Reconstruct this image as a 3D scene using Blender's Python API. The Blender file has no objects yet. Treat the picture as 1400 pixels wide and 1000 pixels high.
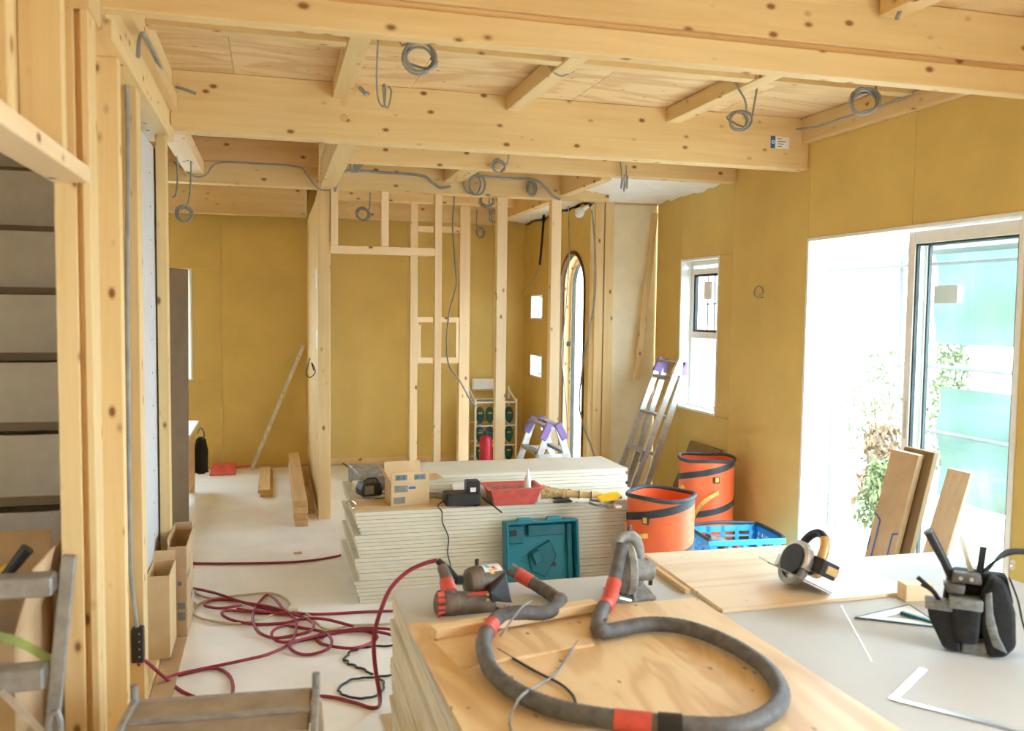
import bpy, bmesh, math, random
from mathutils import Vector, Matrix, Euler

random.seed(7)
PI = math.pi
SC = bpy.context.scene
COL = SC.collection

# ------------------------------------------------------------------ camera
F_PX = 1200.0                      # focal length in pixels of the 1400 px wide frame
YAW, PITCH, ROLL = math.radians(15.3), math.radians(3.62), math.radians(0.70)
CAM = Vector((0, 0, 1.6))
_F = Vector((math.sin(YAW)*math.cos(PITCH), math.cos(YAW)*math.cos(PITCH), -math.sin(PITCH)))
_R0 = Vector((math.cos(YAW), -math.sin(YAW), 0)); _U0 = _R0.cross(_F)
_R = _R0*math.cos(ROLL) + _U0*math.sin(ROLL)
_U = -_R0*math.sin(ROLL) + _U0*math.cos(ROLL)
cd = bpy.data.cameras.new('camera'); cam = bpy.data.objects.new('camera', cd); COL.objects.link(cam)
cd.sensor_width = 36.0; cd.lens = F_PX/1400*36
cd.clip_start = 0.05; cd.clip_end = 200
B = -_F
cam.matrix_world = Matrix(((_R.x, _U.x, B.x, CAM.x), (_R.y, _U.y, B.y, CAM.y), (_R.z, _U.z, B.z, CAM.z), (0, 0, 0, 1)))
cd.dof.use_dof = True; cd.dof.focus_distance = 5.2; cd.dof.aperture_fstop = 2.8
SC.camera = cam

# ------------------------------------------------------------------ world, sun, exposure
world = bpy.data.worlds.new('overcast_sky'); SC.world = world; world.use_nodes = True
bg = world.node_tree.nodes['Background']
bg.inputs['Color'].default_value = (0.80, 1.0, 1.19, 1); bg.inputs['Strength'].default_value = 2.0
vs = SC.view_settings
vs.view_transform = 'Standard'; vs.look = 'None'; vs.gamma = 1.0; vs.use_curve_mapping = False
vs.exposure = 3.1
SC.cycles.max_bounces = 10; SC.cycles.diffuse_bounces = 8; SC.cycles.transparent_max_bounces = 16
SC.cycles.sample_clamp_indirect = 6.0

# ------------------------------------------------------------------ pixel -> point on a plane the thing touches
def _ray(x, y): return _F + _R*((x-700)/F_PX) - _U*((y-500)/F_PX)
def PZ(x, y, z): d = _ray(x, y); return CAM + d*((z-CAM.z)/d.z)
def PY(x, y, Y): d = _ray(x, y); return CAM + d*((Y-CAM.y)/d.y)
def PX(x, y, X): d = _ray(x, y); return CAM + d*((X-CAM.x)/d.x)

# ------------------------------------------------------------------ materials
MATS = {}
def new_mat(name):
    m = bpy.data.materials.new(name); m.use_nodes = True
    nt = m.node_tree; nt.nodes.clear()
    out = nt.nodes.new('ShaderNodeOutputMaterial'); b = nt.nodes.new('ShaderNodeBsdfPrincipled')
    nt.links.new(b.outputs[0], out.inputs[0]); MATS[name] = m
    return m, nt, b
def node(nt, t, **kw):
    n = nt.nodes.new(t)
    for k, v in kw.items(): setattr(n, k, v)
    return n
def mixc(nt, fac, a, b, mode='MIX'):
    n = nt.nodes.new('ShaderNodeMix'); n.data_type = 'RGBA'; n.blend_type = mode
    for sock, val in ((n.inputs[0], fac), (n.inputs[6], a), (n.inputs[7], b)):
        if hasattr(val, 'links') or hasattr(val, 'is_linked'): nt.links.new(val, sock)
        elif isinstance(val, (int, float)): sock.default_value = val
        else: sock.default_value = (*val, 1) if len(val) == 3 else val
    return n.outputs[2]
def ramp(nt, fac, stops, interp='LINEAR'):
    r = nt.nodes.new('ShaderNodeValToRGB'); cr = r.color_ramp; cr.interpolation = interp
    while len(cr.elements) > 1: cr.elements.remove(cr.elements[-1])
    cr.elements[0].position = stops[0][0]; c = stops[0][1]; cr.elements[0].color = (*c, 1) if len(c) == 3 else c
    for p, c in stops[1:]:
        e = cr.elements.new(p); e.color = (*c, 1) if len(c) == 3 else c
    nt.links.new(fac, r.inputs[0]); return r.outputs[0]
def coords(nt, scale=(1, 1, 1), rnd=True, rot=(0, 0, 0)):
    tc = node(nt, 'ShaderNodeTexCoord'); src = tc.outputs['Object']
    if rnd:
        oi = node(nt, 'ShaderNodeObjectInfo'); mu = node(nt, 'ShaderNodeVectorMath', operation='MULTIPLY_ADD')
        co = node(nt, 'ShaderNodeCombineXYZ')
        for i in range(3): nt.links.new(oi.outputs['Random'], co.inputs[i])
        nt.links.new(co.outputs[0], mu.inputs[0]); mu.inputs[1].default_value = (37.3, 51.7, 23.9)
        nt.links.new(src, mu.inputs[2]); src = mu.outputs[0]
    mp = node(nt, 'ShaderNodeMapping'); mp.inputs['Scale'].default_value = scale; mp.inputs['Rotation'].default_value = rot
    nt.links.new(src, mp.inputs['Vector']); return mp.outputs[0]
def noise(nt, vec, scale=5, detail=4, rough=.55, dist=0.0):
    n = node(nt, 'ShaderNodeTexNoise'); nt.links.new(vec, n.inputs['Vector'])
    n.inputs['Scale'].default_value = scale; n.inputs['Detail'].default_value = detail
    n.inputs['Roughness'].default_value = rough; n.inputs['Distortion'].default_value = dist
    return n.outputs[0]
def bump(nt, b, h, strength=.2, dist=.002):
    n = node(nt, 'ShaderNodeBump'); n.inputs['Strength'].default_value = strength; n.inputs['Distance'].default_value = dist
    nt.links.new(h, n.inputs['Height']); nt.links.new(n.outputs[0], b.inputs['Normal'])

def plain(name, col, rough=.5, metal=0.0, var=.12, scale=14, spec=.5, bumps=0.0):
    if name in MATS: return MATS[name]
    m, nt, b = new_mat(name)
    v = coords(nt); n = noise(nt, v, scale, 5)
    dark = tuple(c*(1-var*1.6) for c in col); light = tuple(min(1, c*(1+var)) for c in col)
    nt.links.new(ramp(nt, n, [(.3, dark), (.7, light)]), b.inputs['Base Color'])
    b.inputs['Roughness'].default_value = rough; b.inputs['Metallic'].default_value = metal
    b.inputs['Specular IOR Level'].default_value = spec
    if bumps: bump(nt, b, n, bumps)
    return m

def wood(name, axis, light=(.82, .64, .345), mid=(.74, .54, .265), dark=(.62, .39, .155), knots=True, grain=1.0, knot_scale=1.0, rough=.55):
    if name in MATS: return MATS[name]
    m, nt, b = new_mat(name)
    def sc(cross, along): s = [cross]*3; s[axis] = along; return tuple(s)
    oi = node(nt, 'ShaderNodeObjectInfo')
    v = coords(nt, sc(22, 1.1))
    g = noise(nt, v, 1.0, 6, .6, .7)
    w = coords(nt, sc(5.0, .28)); g2 = noise(nt, w, 1.3, 2, .5, .4)
    c = ramp(nt, g, [(.28, dark), (.45, mid), (.6, light), (.8, mid)])
    c2 = ramp(nt, g2, [(.35, mid), (.65, light)])
    c = mixc(nt, .62, c, c2)
    tone = ramp(nt, oi.outputs['Random'], [(0, (.90, .86, .80)), (1, (1.06, 1.05, 1.04))])
    c = mixc(nt, 1.0, c, tone, 'MULTIPLY')
    if knots:
        kv = coords(nt, sc(12*knot_scale, 7*knot_scale))
        vo = node(nt, 'ShaderNodeTexVoronoi'); nt.links.new(kv, vo.inputs['Vector']); vo.inputs['Scale'].default_value = 1.0
        k = ramp(nt, vo.outputs['Distance'], [(0, (1, 1, 1)), (.09, (.95,)*3), (.13, (.35,)*3), (.2, (.0,)*3)])
        c = mixc(nt, k, c, (.25, .10, .03))
    nt.links.new(c, b.inputs['Base Color']); b.inputs['Roughness'].default_value = rough
    b.inputs['Specular IOR Level'].default_value = .35
    bump(nt, b, g, .12)
    return m

def plywood(name, axis, light, mid, dark, scale=1.0, plugs=False):
    if name in MATS: return MATS[name]
    m, nt, b = new_mat(name)
    def sc(cross, along): s = [cross]*3; s[axis] = along; return tuple(s)
    v = coords(nt, sc(3.2*scale, .8*scale))
    n = noise(nt, v, 1.0, 3, .5, 1.2)
    mu = node(nt, 'ShaderNodeMath', operation='MULTIPLY'); nt.links.new(n, mu.inputs[0]); mu.inputs[1].default_value = 26
    sn = node(nt, 'ShaderNodeMath', operation='SINE'); nt.links.new(mu.outputs[0], sn.inputs[0])
    ad = node(nt, 'ShaderNodeMath', operation='MULTIPLY_ADD'); nt.links.new(sn.outputs[0], ad.inputs[0]); ad.inputs[1].default_value = .5; ad.inputs[2].default_value = .5
    f = noise(nt, coords(nt, sc(40, 2.0)), 1.0, 4)
    c = ramp(nt, ad.outputs[0], [(0, light), (.55, mid), (1, dark)])
    c2 = ramp(nt, f, [(.3, mid), (.7, light)])
    c = mixc(nt, .35, c, c2)
    kv = coords(nt, sc(3.0, 1.6))
    vo = node(nt, 'ShaderNodeTexVoronoi'); nt.links.new(kv, vo.inputs['Vector'])
    k = ramp(nt, vo.outputs['Distance'], [(0, (.9,)*3), (.07, (.8,)*3), (.12, (0,)*3)])
    c = mixc(nt, k, c, tuple(x*.45 for x in dark))
    nt.links.new(c, b.inputs['Base Color']); b.inputs['Roughness'].default_value = .5
    b.inputs['Specular IOR Level'].default_value = .35
    return m

pine = [wood('pine_x', 0), wood('pine_y', 1), wood('pine_z', 2)]
pale = [wood('pale_pine_%d' % i, i, (.92, .76, .52), (.88, .68, .42), (.78, .55, .30), grain=.7) for i in range(3)]
rough_pine = [wood('lumber_%d' % i, i, (.78, .56, .30), (.66, .43, .20), (.5, .29, .11)) for i in range(3)]
M_ply_ceil = plywood('ceiling_plywood', 0, (.82, .62, .36), (.73, .51, .26), (.60, .36, .16), 1.0)
M_ply_table = plywood('table_plywood', 1, (.87, .67, .40), (.80, .58, .31), (.65, .41, .19), 1.0)
M_ply_table2 = plywood('table_plywood_pale', 0, (.88, .72, .50), (.84, .66, .43), (.74, .54, .33), .7)
M_tan = plain('tan_plasterboard', (.70, .505, .165), .75, var=.05, scale=2.5, spec=.25)
M_gyp = plain('white_plasterboard_face', (.72, .68, .56), .7, var=.05, scale=3, spec=.3)
M_gyp_top = plain('grey_white_plasterboard_face', (.60, .61, .595), .75, var=.04, scale=2, spec=.4)
M_white = plain('white_paint', (.86, .85, .82), .4, var=.03)
M_cream = plain('cream_panel', (.86, .77, .56), .7, var=.05, scale=6)
M_foam = plain('white_spray_foam', (.92, .91, .88), .8, var=.04, scale=9, bumps=.25)
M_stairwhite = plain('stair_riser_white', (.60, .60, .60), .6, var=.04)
M_stairgrey = wood('stair_tread_grey', 0, (.30, .25, .20), (.24, .20, .16), (.17, .14, .11), knots=False)
M_sheet = plain('white_floor_sheet', (.88, .875, .85), .45, var=.06, scale=2.2, spec=.4)
M_floor = plywood('subfloor_plywood', 1, (.66, .52, .36), (.58, .43, .28), (.48, .33, .19), .8)
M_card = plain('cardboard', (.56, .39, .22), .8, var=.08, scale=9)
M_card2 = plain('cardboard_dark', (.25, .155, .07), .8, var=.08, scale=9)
M_card_shaded = plain('wrapping_card_shaded', (.15, .09, .04), .8, var=.08, scale=9)  # brown card darkened further, the wrapped panel's shade is in the colour
M_card3 = plain('cardboard_light', (.66, .47, .25), .8, var=.06, scale=9)
M_alu = plain('brushed_aluminium', (.72, .71, .69), .38, .85, var=.12, scale=25)
M_alu_dull = plain('dull_aluminium', (.36, .345, .32), .5, .5, var=.15, scale=25)
M_steel = plain('steel', (.68, .68, .68), .28, 1.0, var=.1)
M_black = plain('black_plastic', (.018, .018, .02), .45, var=.2)
M_blackf = plain('black_fabric', (.012, .012, .013), .8, var=.35, scale=60, bumps=.3)
M_greyband = plain('grey_webbing', (.22, .23, .23), .8, var=.2, scale=60)
M_deck = plain('dusty_brown_deck', (.34, .26, .17), .7, var=.15, scale=12)
M_hose = plain('grey_vacuum_hose', (.13, .125, .12), .6, var=.25, scale=30)
M_tape = plain('red_tape', (.72, .10, .07), .5, var=.15)
M_red = plain('red_rubber_hose', (.30, .022, .05), .45, var=.15)
M_beige = plain('beige_rubber_hose', (.55, .47, .30), .5, var=.1)
M_cable = plain('grey_cable_sheath', (.30, .31, .31), .5, var=.15)
M_orange = plain('orange_vinyl', (.86, .155, .045), .5, var=.06, scale=6)
M_orange_in = plain('orange_vinyl_inside', (.80, .20, .10), .55, var=.08, scale=6)
M_darkband = plain('dark_grey_binding', (.035, .05, .055), .6, var=.15)
M_yellow = plain('yellow_plastic', (.90, .56, .02), .45, var=.06)
M_strap = plain('yellow_webbing_strap', (.82, .48, .10), .7, var=.1, scale=40)
M_blue = plain('blue_plastic', (.02, .33, .72), .4, var=.06)
M_teal = plain('teal_plastic', (.004, .19, .25), .42, var=.1)
M_tealdark = plain('teal_plastic_dark', (.004, .13, .17), .5, var=.1)
M_redplastic = plain('red_plastic_tray', (.66, .10, .07), .45, var=.14, scale=20)
M_redpaint = plain('red_paint', (.42, .012, .03), .3, var=.06)
M_purple = plain('purple_plastic', (.30, .20, .52), .5, var=.08)
M_dust = plain('dusty_grey_metal', (.33, .32, .29), .55, .25, var=.3, scale=22)
M_dustpl = plain('dusty_brown_plastic', (.15, .12, .095), .55, var=.4, scale=18)
M_gold = plain('gold_anodised', (.72, .46, .18), .4, .4, var=.1)
M_brownframe = wood('dark_brown_frame', 2, (.14, .07, .03), (.10, .05, .02), (.06, .03, .012), knots=False)
M_olive = plain('dark_green_slipper', (.006, .085, .075), .7, var=.2)
M_paper = plain('white_paper', (.85, .85, .83), .6, var=.03)
M_bluepaper = plain('blue_print', (.03, .14, .42), .6, var=.1)
M_greyprint = plain('grey_print', (.22, .22, .22), .7, var=.2)
M_brush = wood('bamboo_handle', 0, (.66, .47, .22), (.55, .36, .14), (.38, .22, .07), knots=False)
M_bristle = plain('brown_bristle', (.45, .30, .13), .8, var=.35, scale=60)
M_maroon = plain('maroon_grip', (.10, .012, .02), .5)
M_greenstrap = plain('green_strap', (.34, .42, .12), .7, var=.2)
M_net = plain('green_mesh_sheet', (.10, .165, .135), .7, var=.08, scale=3)
M_leaf = plain('shrub_leaf', (.13, .16, .06), .7, var=.4, scale=8)
M_leaf2 = plain('autumn_leaf', (.22, .14, .07), .7, var=.4, scale=8)
M_ground = plain('garden_ground', (.50, .46, .40), .9, var=.2, scale=3)
M_concrete = plain('pale_render', (.70, .70, .68), .8, var=.06, scale=3)
M_galv = plain('galvanised_steel', (.13, .14, .14), .6, .0, var=.1)
def glass_mat():
    m, nt, b = new_mat('window_glass')
    tr = node(nt, 'ShaderNodeBsdfTransparent'); tr.inputs[0].default_value = (.93, .96, .95, 1)
    gl = node(nt, 'ShaderNodeBsdfGlossy'); gl.inputs['Roughness'].default_value = .02
    mx = node(nt, 'ShaderNodeMixShader'); mx.inputs[0].default_value = .05
    nt.links.new(tr.outputs[0], mx.inputs[1]); nt.links.new(gl.outputs[0], mx.inputs[2])
    out = [n for n in nt.nodes if n.type == 'OUTPUT_MATERIAL'][0]; nt.links.new(mx.outputs[0], out.inputs[0])
    nt.nodes.remove(b); return m
M_glass = glass_mat()
def bulb_mat():
    m, nt, b = new_mat('frosted_bulb'); b.inputs['Base Color'].default_value = (.9, .9, .88, 1); b.inputs['Roughness'].default_value = .25
    b.inputs['Transmission Weight'].default_value = .35; return m
M_bulb = bulb_mat()

# ------------------------------------------------------------------ mesh helpers
def rootmat(o):
    while o.parent: o = o.parent
    return Matrix.LocRotScale(o.location, o.rotation_euler, None)
class MB:
    def __init__(s): s.v = []; s.f = []
    def add(s, vs, fs, M=None):
        n = len(s.v)
        s.v += [(M @ Vector(p)) if M is not None else Vector(p) for p in vs]
        s.f += [tuple(i+n for i in f) for f in fs]; return s
    def box(s, x0, x1, y0, y1, z0, z1, M=None):
        return s.add([(x0,y0,z0),(x1,y0,z0),(x1,y1,z0),(x0,y1,z0),(x0,y0,z1),(x1,y0,z1),(x1,y1,z1),(x0,y1,z1)],
                     [(0,3,2,1),(4,5,6,7),(0,1,5,4),(1,2,6,5),(2,3,7,6),(3,0,4,7)], M)
    def hexa(s, bot, top):                      # two quads of four points
        return s.add(list(bot)+list(top), [(0,3,2,1),(4,5,6,7),(0,1,5,4),(1,2,6,5),(2,3,7,6),(3,0,4,7)])
    def bar(s, p0, p1, w, h, up=(0, 0, 1)):     # rectangular bar from p0 to p1, w across, h along up
        p0, p1 = Vector(p0), Vector(p1); d = (p1-p0).normalized(); up = Vector(up)
        a = d.cross(up)
        if a.length < 1e-4: a = d.cross(Vector((1, 0, 0)))
        a.normalize(); u = a.cross(d).normalized()
        q = [(-1,-1),(1,-1),(1,1),(-1,1)]
        return s.hexa([p0+a*(w/2*i)+u*(h/2*j) for i, j in q], [p1+a*(w/2*i)+u*(h/2*j) for i, j in q])
    def cyl(s, p0, p1, r0, r1=None, n=16):
        r1 = r0 if r1 is None else r1
        return s.tube([p0, p1], [r0, r1], n)
    def tube(s, pts, r, n=8, closed=False):
        pts = [Vector(p) for p in pts]; k = len(pts)
        rs = r if isinstance(r, (list, tuple)) else [r]*k
        tang = []
        for i in range(k):
            if closed: t = pts[(i+1) % k]-pts[i-1]
            else: t = pts[min(i+1, k-1)]-pts[max(i-1, 0)]
            tang.append(t.normalized() if t.length > 1e-9 else Vector((0, 0, 1)))
        u = tang[0].orthogonal().normalized(); base = len(s.v)
        for i in range(k):
            u = (u - tang[i]*u.dot(tang[i])); u = u.normalized() if u.length > 1e-6 else tang[i].orthogonal().normalized()
            w = tang[i].cross(u)
            for j in range(n):
                a = 2*PI*j/n; s.v.append(pts[i]+(u*math.cos(a)+w*math.sin(a))*rs[i])
        for i in range(k if closed else k-1):
            i2 = (i+1) % k
            for j in range(n):
                j2 = (j+1) % n; s.f.append((base+i*n+j, base+i*n+j2, base+i2*n+j2, base+i2*n+j))
        if not closed:
            s.f.append(tuple(base+j for j in reversed(range(n)))); s.f.append(tuple(base+(k-1)*n+j for j in range(n)))
        return s
    def lathe(s, prof, n=24, M=None, cap0=True, cap1=True):
        vs = []; fs = []
        for r, z in prof:
            for j in range(n): a = 2*PI*j/n; vs.append((r*math.cos(a), r*math.sin(a), z))
        for i in range(len(prof)-1):
            for j in range(n): j2 = (j+1) % n; fs.append((i*n+j, i*n+j2, (i+1)*n+j2, (i+1)*n+j))
        if cap0: fs.append(tuple(reversed(range(n))))
        if cap1: k = (len(prof)-1)*n; fs.append(tuple(k+j for j in range(n)))
        return s.add(vs, fs, M)
    def prism(s, poly, z0, z1, M=None):
        n = len(poly)
        vs = [(x, y, z0) for x, y in poly]+[(x, y, z1) for x, y in poly]
        fs = [tuple(reversed(range(n))), tuple(range(n, 2*n))]+[(i, (i+1) % n, n+(i+1) % n, n+i) for i in range(n)]
        return s.add(vs, fs, M)
    def ring(s, outer, inner, z0, z1, M=None):  # plate with a hole, same point count
        n = len(outer); vs = [(x,y,z0) for x,y in outer]+[(x,y,z0) for x,y in inner]+[(x,y,z1) for x,y in outer]+[(x,y,z1) for x,y in inner]
        fs = []
        for i in range(n):
            j = (i+1) % n
            fs += [(i, n+i, n+j, j), (2*n+i, 2*n+j, 3*n+j, 3*n+i), (i, j, 2*n+j, 2*n+i), (n+i, 3*n+i, 3*n+j, n+j)]
        return s.add(vs, fs, M)
    def build(s, name, mat, parent=None, bevel=0.0, smooth=False, world=False, seg=1, angle=35, keep_origin=False):
        vs = s.v; loc = Vector((0, 0, 0))
        if parent is not None and world:
            Mi = rootmat(parent).inverted(); vs = [Mi @ Vector(p) for p in vs]
        if parent is None and not keep_origin:
            lo = [min(p[i] for p in vs) for i in range(3)]; hi = [max(p[i] for p in vs) for i in range(3)]
            loc = Vector(((lo[0]+hi[0])/2, (lo[1]+hi[1])/2, lo[2])); vs = [Vector(p)-loc for p in vs]
        me = bpy.data.meshes.new(name); me.from_pydata([tuple(p) for p in vs], [], s.f)
        bm = bmesh.new(); bm.from_mesh(me)
        bmesh.ops.recalc_face_normals(bm, faces=bm.faces)
        if bevel:
            es = [e for e in bm.edges if len(e.link_faces) == 2 and e.calc_face_angle(0) > .5]
            bmesh.ops.bevel(bm, geom=es, offset=bevel, segments=seg, affect='EDGES', profile=.5, clamp_overlap=True)
        bm.to_mesh(me); bm.free()
        if smooth:
            for p in me.polygons: p.use_smooth = True
            me.set_sharp_from_angle(angle=math.radians(angle))
        me.materials.append(mat)
        o = bpy.data.objects.new(name, me); COL.objects.link(o); o.location = loc
        if parent is not None: o.parent = parent
        return o
def tag(o, label=None, cat=None, group=None, kind=None):
    if label: o['label'] = label
    if cat: o['category'] = cat
    if group: o['group'] = group
    if kind: o['kind'] = kind
    return o
def thing(name, label, cat, loc=(0, 0, 0), rot=(0, 0, 0), group=None):
    o = bpy.data.objects.new(name, None); COL.objects.link(o); o.empty_display_size = .05
    o.location = loc; o.rotation_euler = rot
    return tag(o, label, cat, group)
def setting(name, loc=(0, 0, 0)):
    o = bpy.data.objects.new(name, None); COL.objects.link(o); o.location = loc; o['kind'] = 'structure'; return o
def box(name, x0, x1, y0, y1, z0, z1, mat, parent=None, bevel=.002, world=True):
    return MB().box(x0, x1, y0, y1, z0, z1).build(name, mat, parent, bevel, world=world)
def smooth_path(pts, n=8, closed=False):       # Catmull-Rom
    pts = [Vector(p) for p in pts]; out = []; k = len(pts)
    rng = range(k) if closed else range(k-1)
    for i in rng:
        if closed: a, b, c, d = pts[i-1], pts[i], pts[(i+1) % k], pts[(i+2) % k]
        else: a, b, c, d = pts[max(i-1, 0)], pts[i], pts[i+1], pts[min(i+2, k-1)]
        for j in range(n):
            t = j/n
            out.append(.5*((2*b)+(c-a)*t+(2*a-5*b+4*c-d)*t*t+(3*b-a-3*c+d)*t**3))
    if not closed: out.append(pts[-1])
    return out
def TR(x, y, z, rx=0, ry=0, rz=0): return Matrix.LocRotScale(Vector((x, y, z)), Euler((rx, ry, rz)), None)
RX90 = Matrix.Rotation(PI/2, 4, 'X'); RY90 = Matrix.Rotation(PI/2, 4, 'Y')
def circ(r, n=20, cx=0, cy=0, a0=0, a1=2*PI, end=False):
    m = n if not end else n-1
    return [(cx+r*math.cos(a0+(a1-a0)*i/m), cy+r*math.sin(a0+(a1-a0)*i/m)) for i in range(n)]

# ================================================================== the setting
XR, YF, XE, XL = 3.17, 9.05, 2.60, -1.95        # right wall, far wall, entrance wall, outer left wall
ZC = 2.785                                      # underside of the ceiling plywood
ZB = 2.48                                       # underside of the main beams

def subtract(rects, op):
    out = []
    a0, a1, z0, z1 = op
    for r0, r1, s0, s1 in rects:
        if a1 <= r0 or a0 >= r1 or z1 <= s0 or z0 >= s1: out.append((r0, r1, s0, s1)); continue
        if s1 > z1: out.append((r0, r1, z1, s1))
        if s0 < z0: out.append((r0, r1, s0, z0))
        m0, m1 = max(s0, z0), min(s1, z1)
        if r0 < a0: out.append((r0, a0, m0, m1))
        if r1 > a1: out.append((a1, r1, m0, m1))
    return [r for r in out if r[1]-r[0] > .01 and r[3]-r[2] > .01]
def wall(name, axis, face, side, edges, ztop, openings, thick=.12, mat=None, zs=None, shell=None):
    """axis 'x': plane of constant X; side +1: the wall lies towards +axis of its face"""
    t = .0125
    lo, hi = min(edges), max(edges); mb = MB()
    rects = [(lo, hi, 0, ztop)]
    for op in openings: rects = subtract(rects, op)
    f0, f1 = sorted((face+side*t, face+side*thick))
    for a0, a1, z0, z1 in rects:
        if axis == 'x': mb.box(f0, f1, a0, a1, z0, z1)
        else: mb.box(a0, a1, f0, f1, z0, z1)
    o = mb.build(name, shell or M_cream); o['kind'] = 'structure'
    es = sorted(edges); zs = zs or [0, ztop]; g = .0012
    b0, b1 = sorted((face, face+side*t))
    for i in range(len(es)-1):
        for k in range(len(zs)-1):
            rs = [(es[i], es[i+1], zs[k], zs[k+1])]
            for op in openings: rs = subtract(rs, op)
            for a0, a1, z0, z1 in rs:
                q = MB()
                if axis == 'x': q.box(b0, b1, a0+g, a1-g, z0+g, z1-g)
                else: q.box(a0+g, a1-g, b0, b1, z0+g, z1-g)
                q.build('plasterboard', mat or M_tan, o, .0008, world=True)
    return o

# floor, protective sheets
fl = box('floor', XL-.1, 3.3, -2.6, YF+.1, -.12, 0, M_floor, bevel=0); fl['kind'] = 'structure'
def sheet(x0, x1, y0, y1, z, label, rz=0):
    mb = MB(); nx, ny = 6, 24; vs = []; fs = []
    for j in range(ny+1):
        for i in range(nx+1):
            e = .004*math.sin(j*1.7+x0*9) if i in (0, nx) else 0
            vs.append((x0+(x1-x0)*i/nx+e, y0+(y1-y0)*j/ny, z))
    n = len(vs); vs += [(x, y, z-.0015) for x, y, z in vs]
    for j in range(ny):
        for i in range(nx):
            a = j*(nx+1)+i; fs.append((a, a+1, a+nx+2, a+nx+1)); fs.append((n+a, n+a+nx+1, n+a+nx+2, n+a+1))
    for j in range(ny):
        for i in (0, nx):
            a = j*(nx+1)+i; fs.append((a, a+nx+1, n+a+nx+1, n+a))
    mb.add(vs, fs)
    return tag(mb.build('floor_sheet', M_sheet), label, 'floor sheet', 'white protective sheets on the floor')
sheet(-.468, .43, -2.3, 8.98, .0030, 'white protective floor sheet under the tangled red air hoses')
sheet(.415, 1.40, -2.3, 8.98, .0016, 'white protective floor sheet under the plasterboard stacks')
sheet(1.385, 2.40, -2.3, 8.98, .0030, 'white protective floor sheet under the aluminium stepladder')
sheet(2.385, 3.12, -2.3, 6.85, .0016, 'white protective floor sheet under the orange bins')
sheet(-1.5, -.455, 5.75, 8.98, .0016, 'white protective floor sheet running in from the hall window')

# right wall with window and sliding door
DOOR = (3.13, 4.75, .0, 2.06); WIN = (5.85, 6.48, .83, 2.02); REAR_FILL = (-.9, 1.35, .0, 2.06)  # last one: unseen opening behind the camera, sized to let daylight in
wr = wall('wall_right', 'x', XR, 1, [6.94, 6.48, 5.66, 4.75, 3.84, 2.92, 2.01, 1.10, .19, -.72, -1.63, -2.5], ZC, [DOOR, WIN, REAR_FILL], .13, zs=[0, ZC])
# far wall with the hall window
FWIN = (-1.80, -.748, .88, 1.96)
wf = wall('wall_far', 'y', YF, 1, [XL, -1.385, -.475, .435, 1.345, 2.255, XE+.13], ZC, [FWIN], .13)
HALL_FILL = (6.75, 7.3, .85, 1.5); STAIR_FILL = (1.3, 1.85, 1.2, 1.95)  # unseen left-wall windows, added to brighten the hall and the stairs
wall('wall_left', 'x', XL, -1, [-2.5, -1.59, -.68, .23, 1.14, 2.05, 2.96, 3.87, 4.78, 5.69, 6.6, 7.5, 8.4, YF], ZC, [HALL_FILL, STAIR_FILL], .12)
wall('wall_back', 'y', -2.5, -1, [XL, -1.1, -.2, .7, 1.6, 2.5, XR], ZC, [], .12)
# closing wall behind the stairs
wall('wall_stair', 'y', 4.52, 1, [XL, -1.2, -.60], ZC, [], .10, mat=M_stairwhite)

# entrance wall with arch and two small windows
def arch_poly(r, spring, cy, half, y0, y1, ztop, n=18):
    pts = [(y0, 0), (cy-half, 0), (cy-half, spring)]
    for i in range(1, n): a = PI-PI*i/n; pts.append((cy+half*math.cos(a), spring+r*math.sin(a)))
    pts += [(cy+half, spring), (cy+half, 0), (y1, 0), (y1, ztop), (y0, ztop)]
    return pts
AC, AH, ASP, AR = 7.482, .33, 1.79, .33
MYZ = Matrix(((0, 0, 1, 0), (1, 0, 0, 0), (0, 1, 0, 0), (0, 0, 0, 1)))     # (a, b, c) -> x=c, y=a, z=b
SW1, SW2 = (8.38, 8.78, 1.51, 1.76), (8.38, 8.78, .92, 1.15)
we = MB().prism(arch_poly(AR, ASP, AC, AH, 7.04, 8.2, ZC), XE+.0125, XE+.13, MYZ)
for r in subtract(subtract([(8.2, YF, 0, ZC)], SW1), SW2): we.box(XE+.0125, XE+.13, r[0], r[1], r[2], r[3])
we = we.build('wall_entrance', M_cream); we['kind'] = 'structure'
MB().prism(arch_poly(AR, ASP, AC, AH, 7.04, 8.2-.001, ZC), XE, XE+.0125, MYZ).build('plasterboard', M_tan, we, world=True)
for r in subtract(subtract([(8.2, YF, 0, ZC)], SW1), SW2):
    box('plasterboard', XE, XE+.0125, r[0]+.001, r[1]-.001, r[2]+.001, r[3]-.001, M_tan, we, .0008)

# ---- window_1: the narrow sash window in the right wall
def casing(parent, axis, f0, f1, op, t, mat, name='casing', proud=.0):
    a0, a1, z0, z1 = op
    for (p0, p1, q0, q1) in ((a0, a0+t, z0, z1), (a1-t, a1, z0, z1), (a0+t, a1-t, z1-t, z1), (a0+t, a1-t, z0, z0+t)):
        if axis == 'x': box(name, f0, f1, p0, p1, q0, q1, mat, parent, .0015)
        else: box(name, p0, p1, f0, f1, q0, q1, mat, parent, .0015)
w1 = setting('window_1', (XR+.08, 6.165, .83))
casing(w1, 'x', XR-.004, XR+.10, WIN, .018, M_white, 'reveal_board')
wy0, wy1, wz0, wz1 = 5.868, 6.462, .848, 2.002
FX0, FX1 = XR+.085, XR+.135
casing(w1, 'x', FX0, FX1, (wy0, wy1, wz0, wz1), .035, M_white, 'frame')
box('transom', FX0, FX1, wy0+.03, wy1-.03, 1.395, 1.445, M_white, w1)
box('transom', FX0, FX1, wy0+.03, wy1-.03, 1.90, 1.945, M_white, w1)
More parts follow.
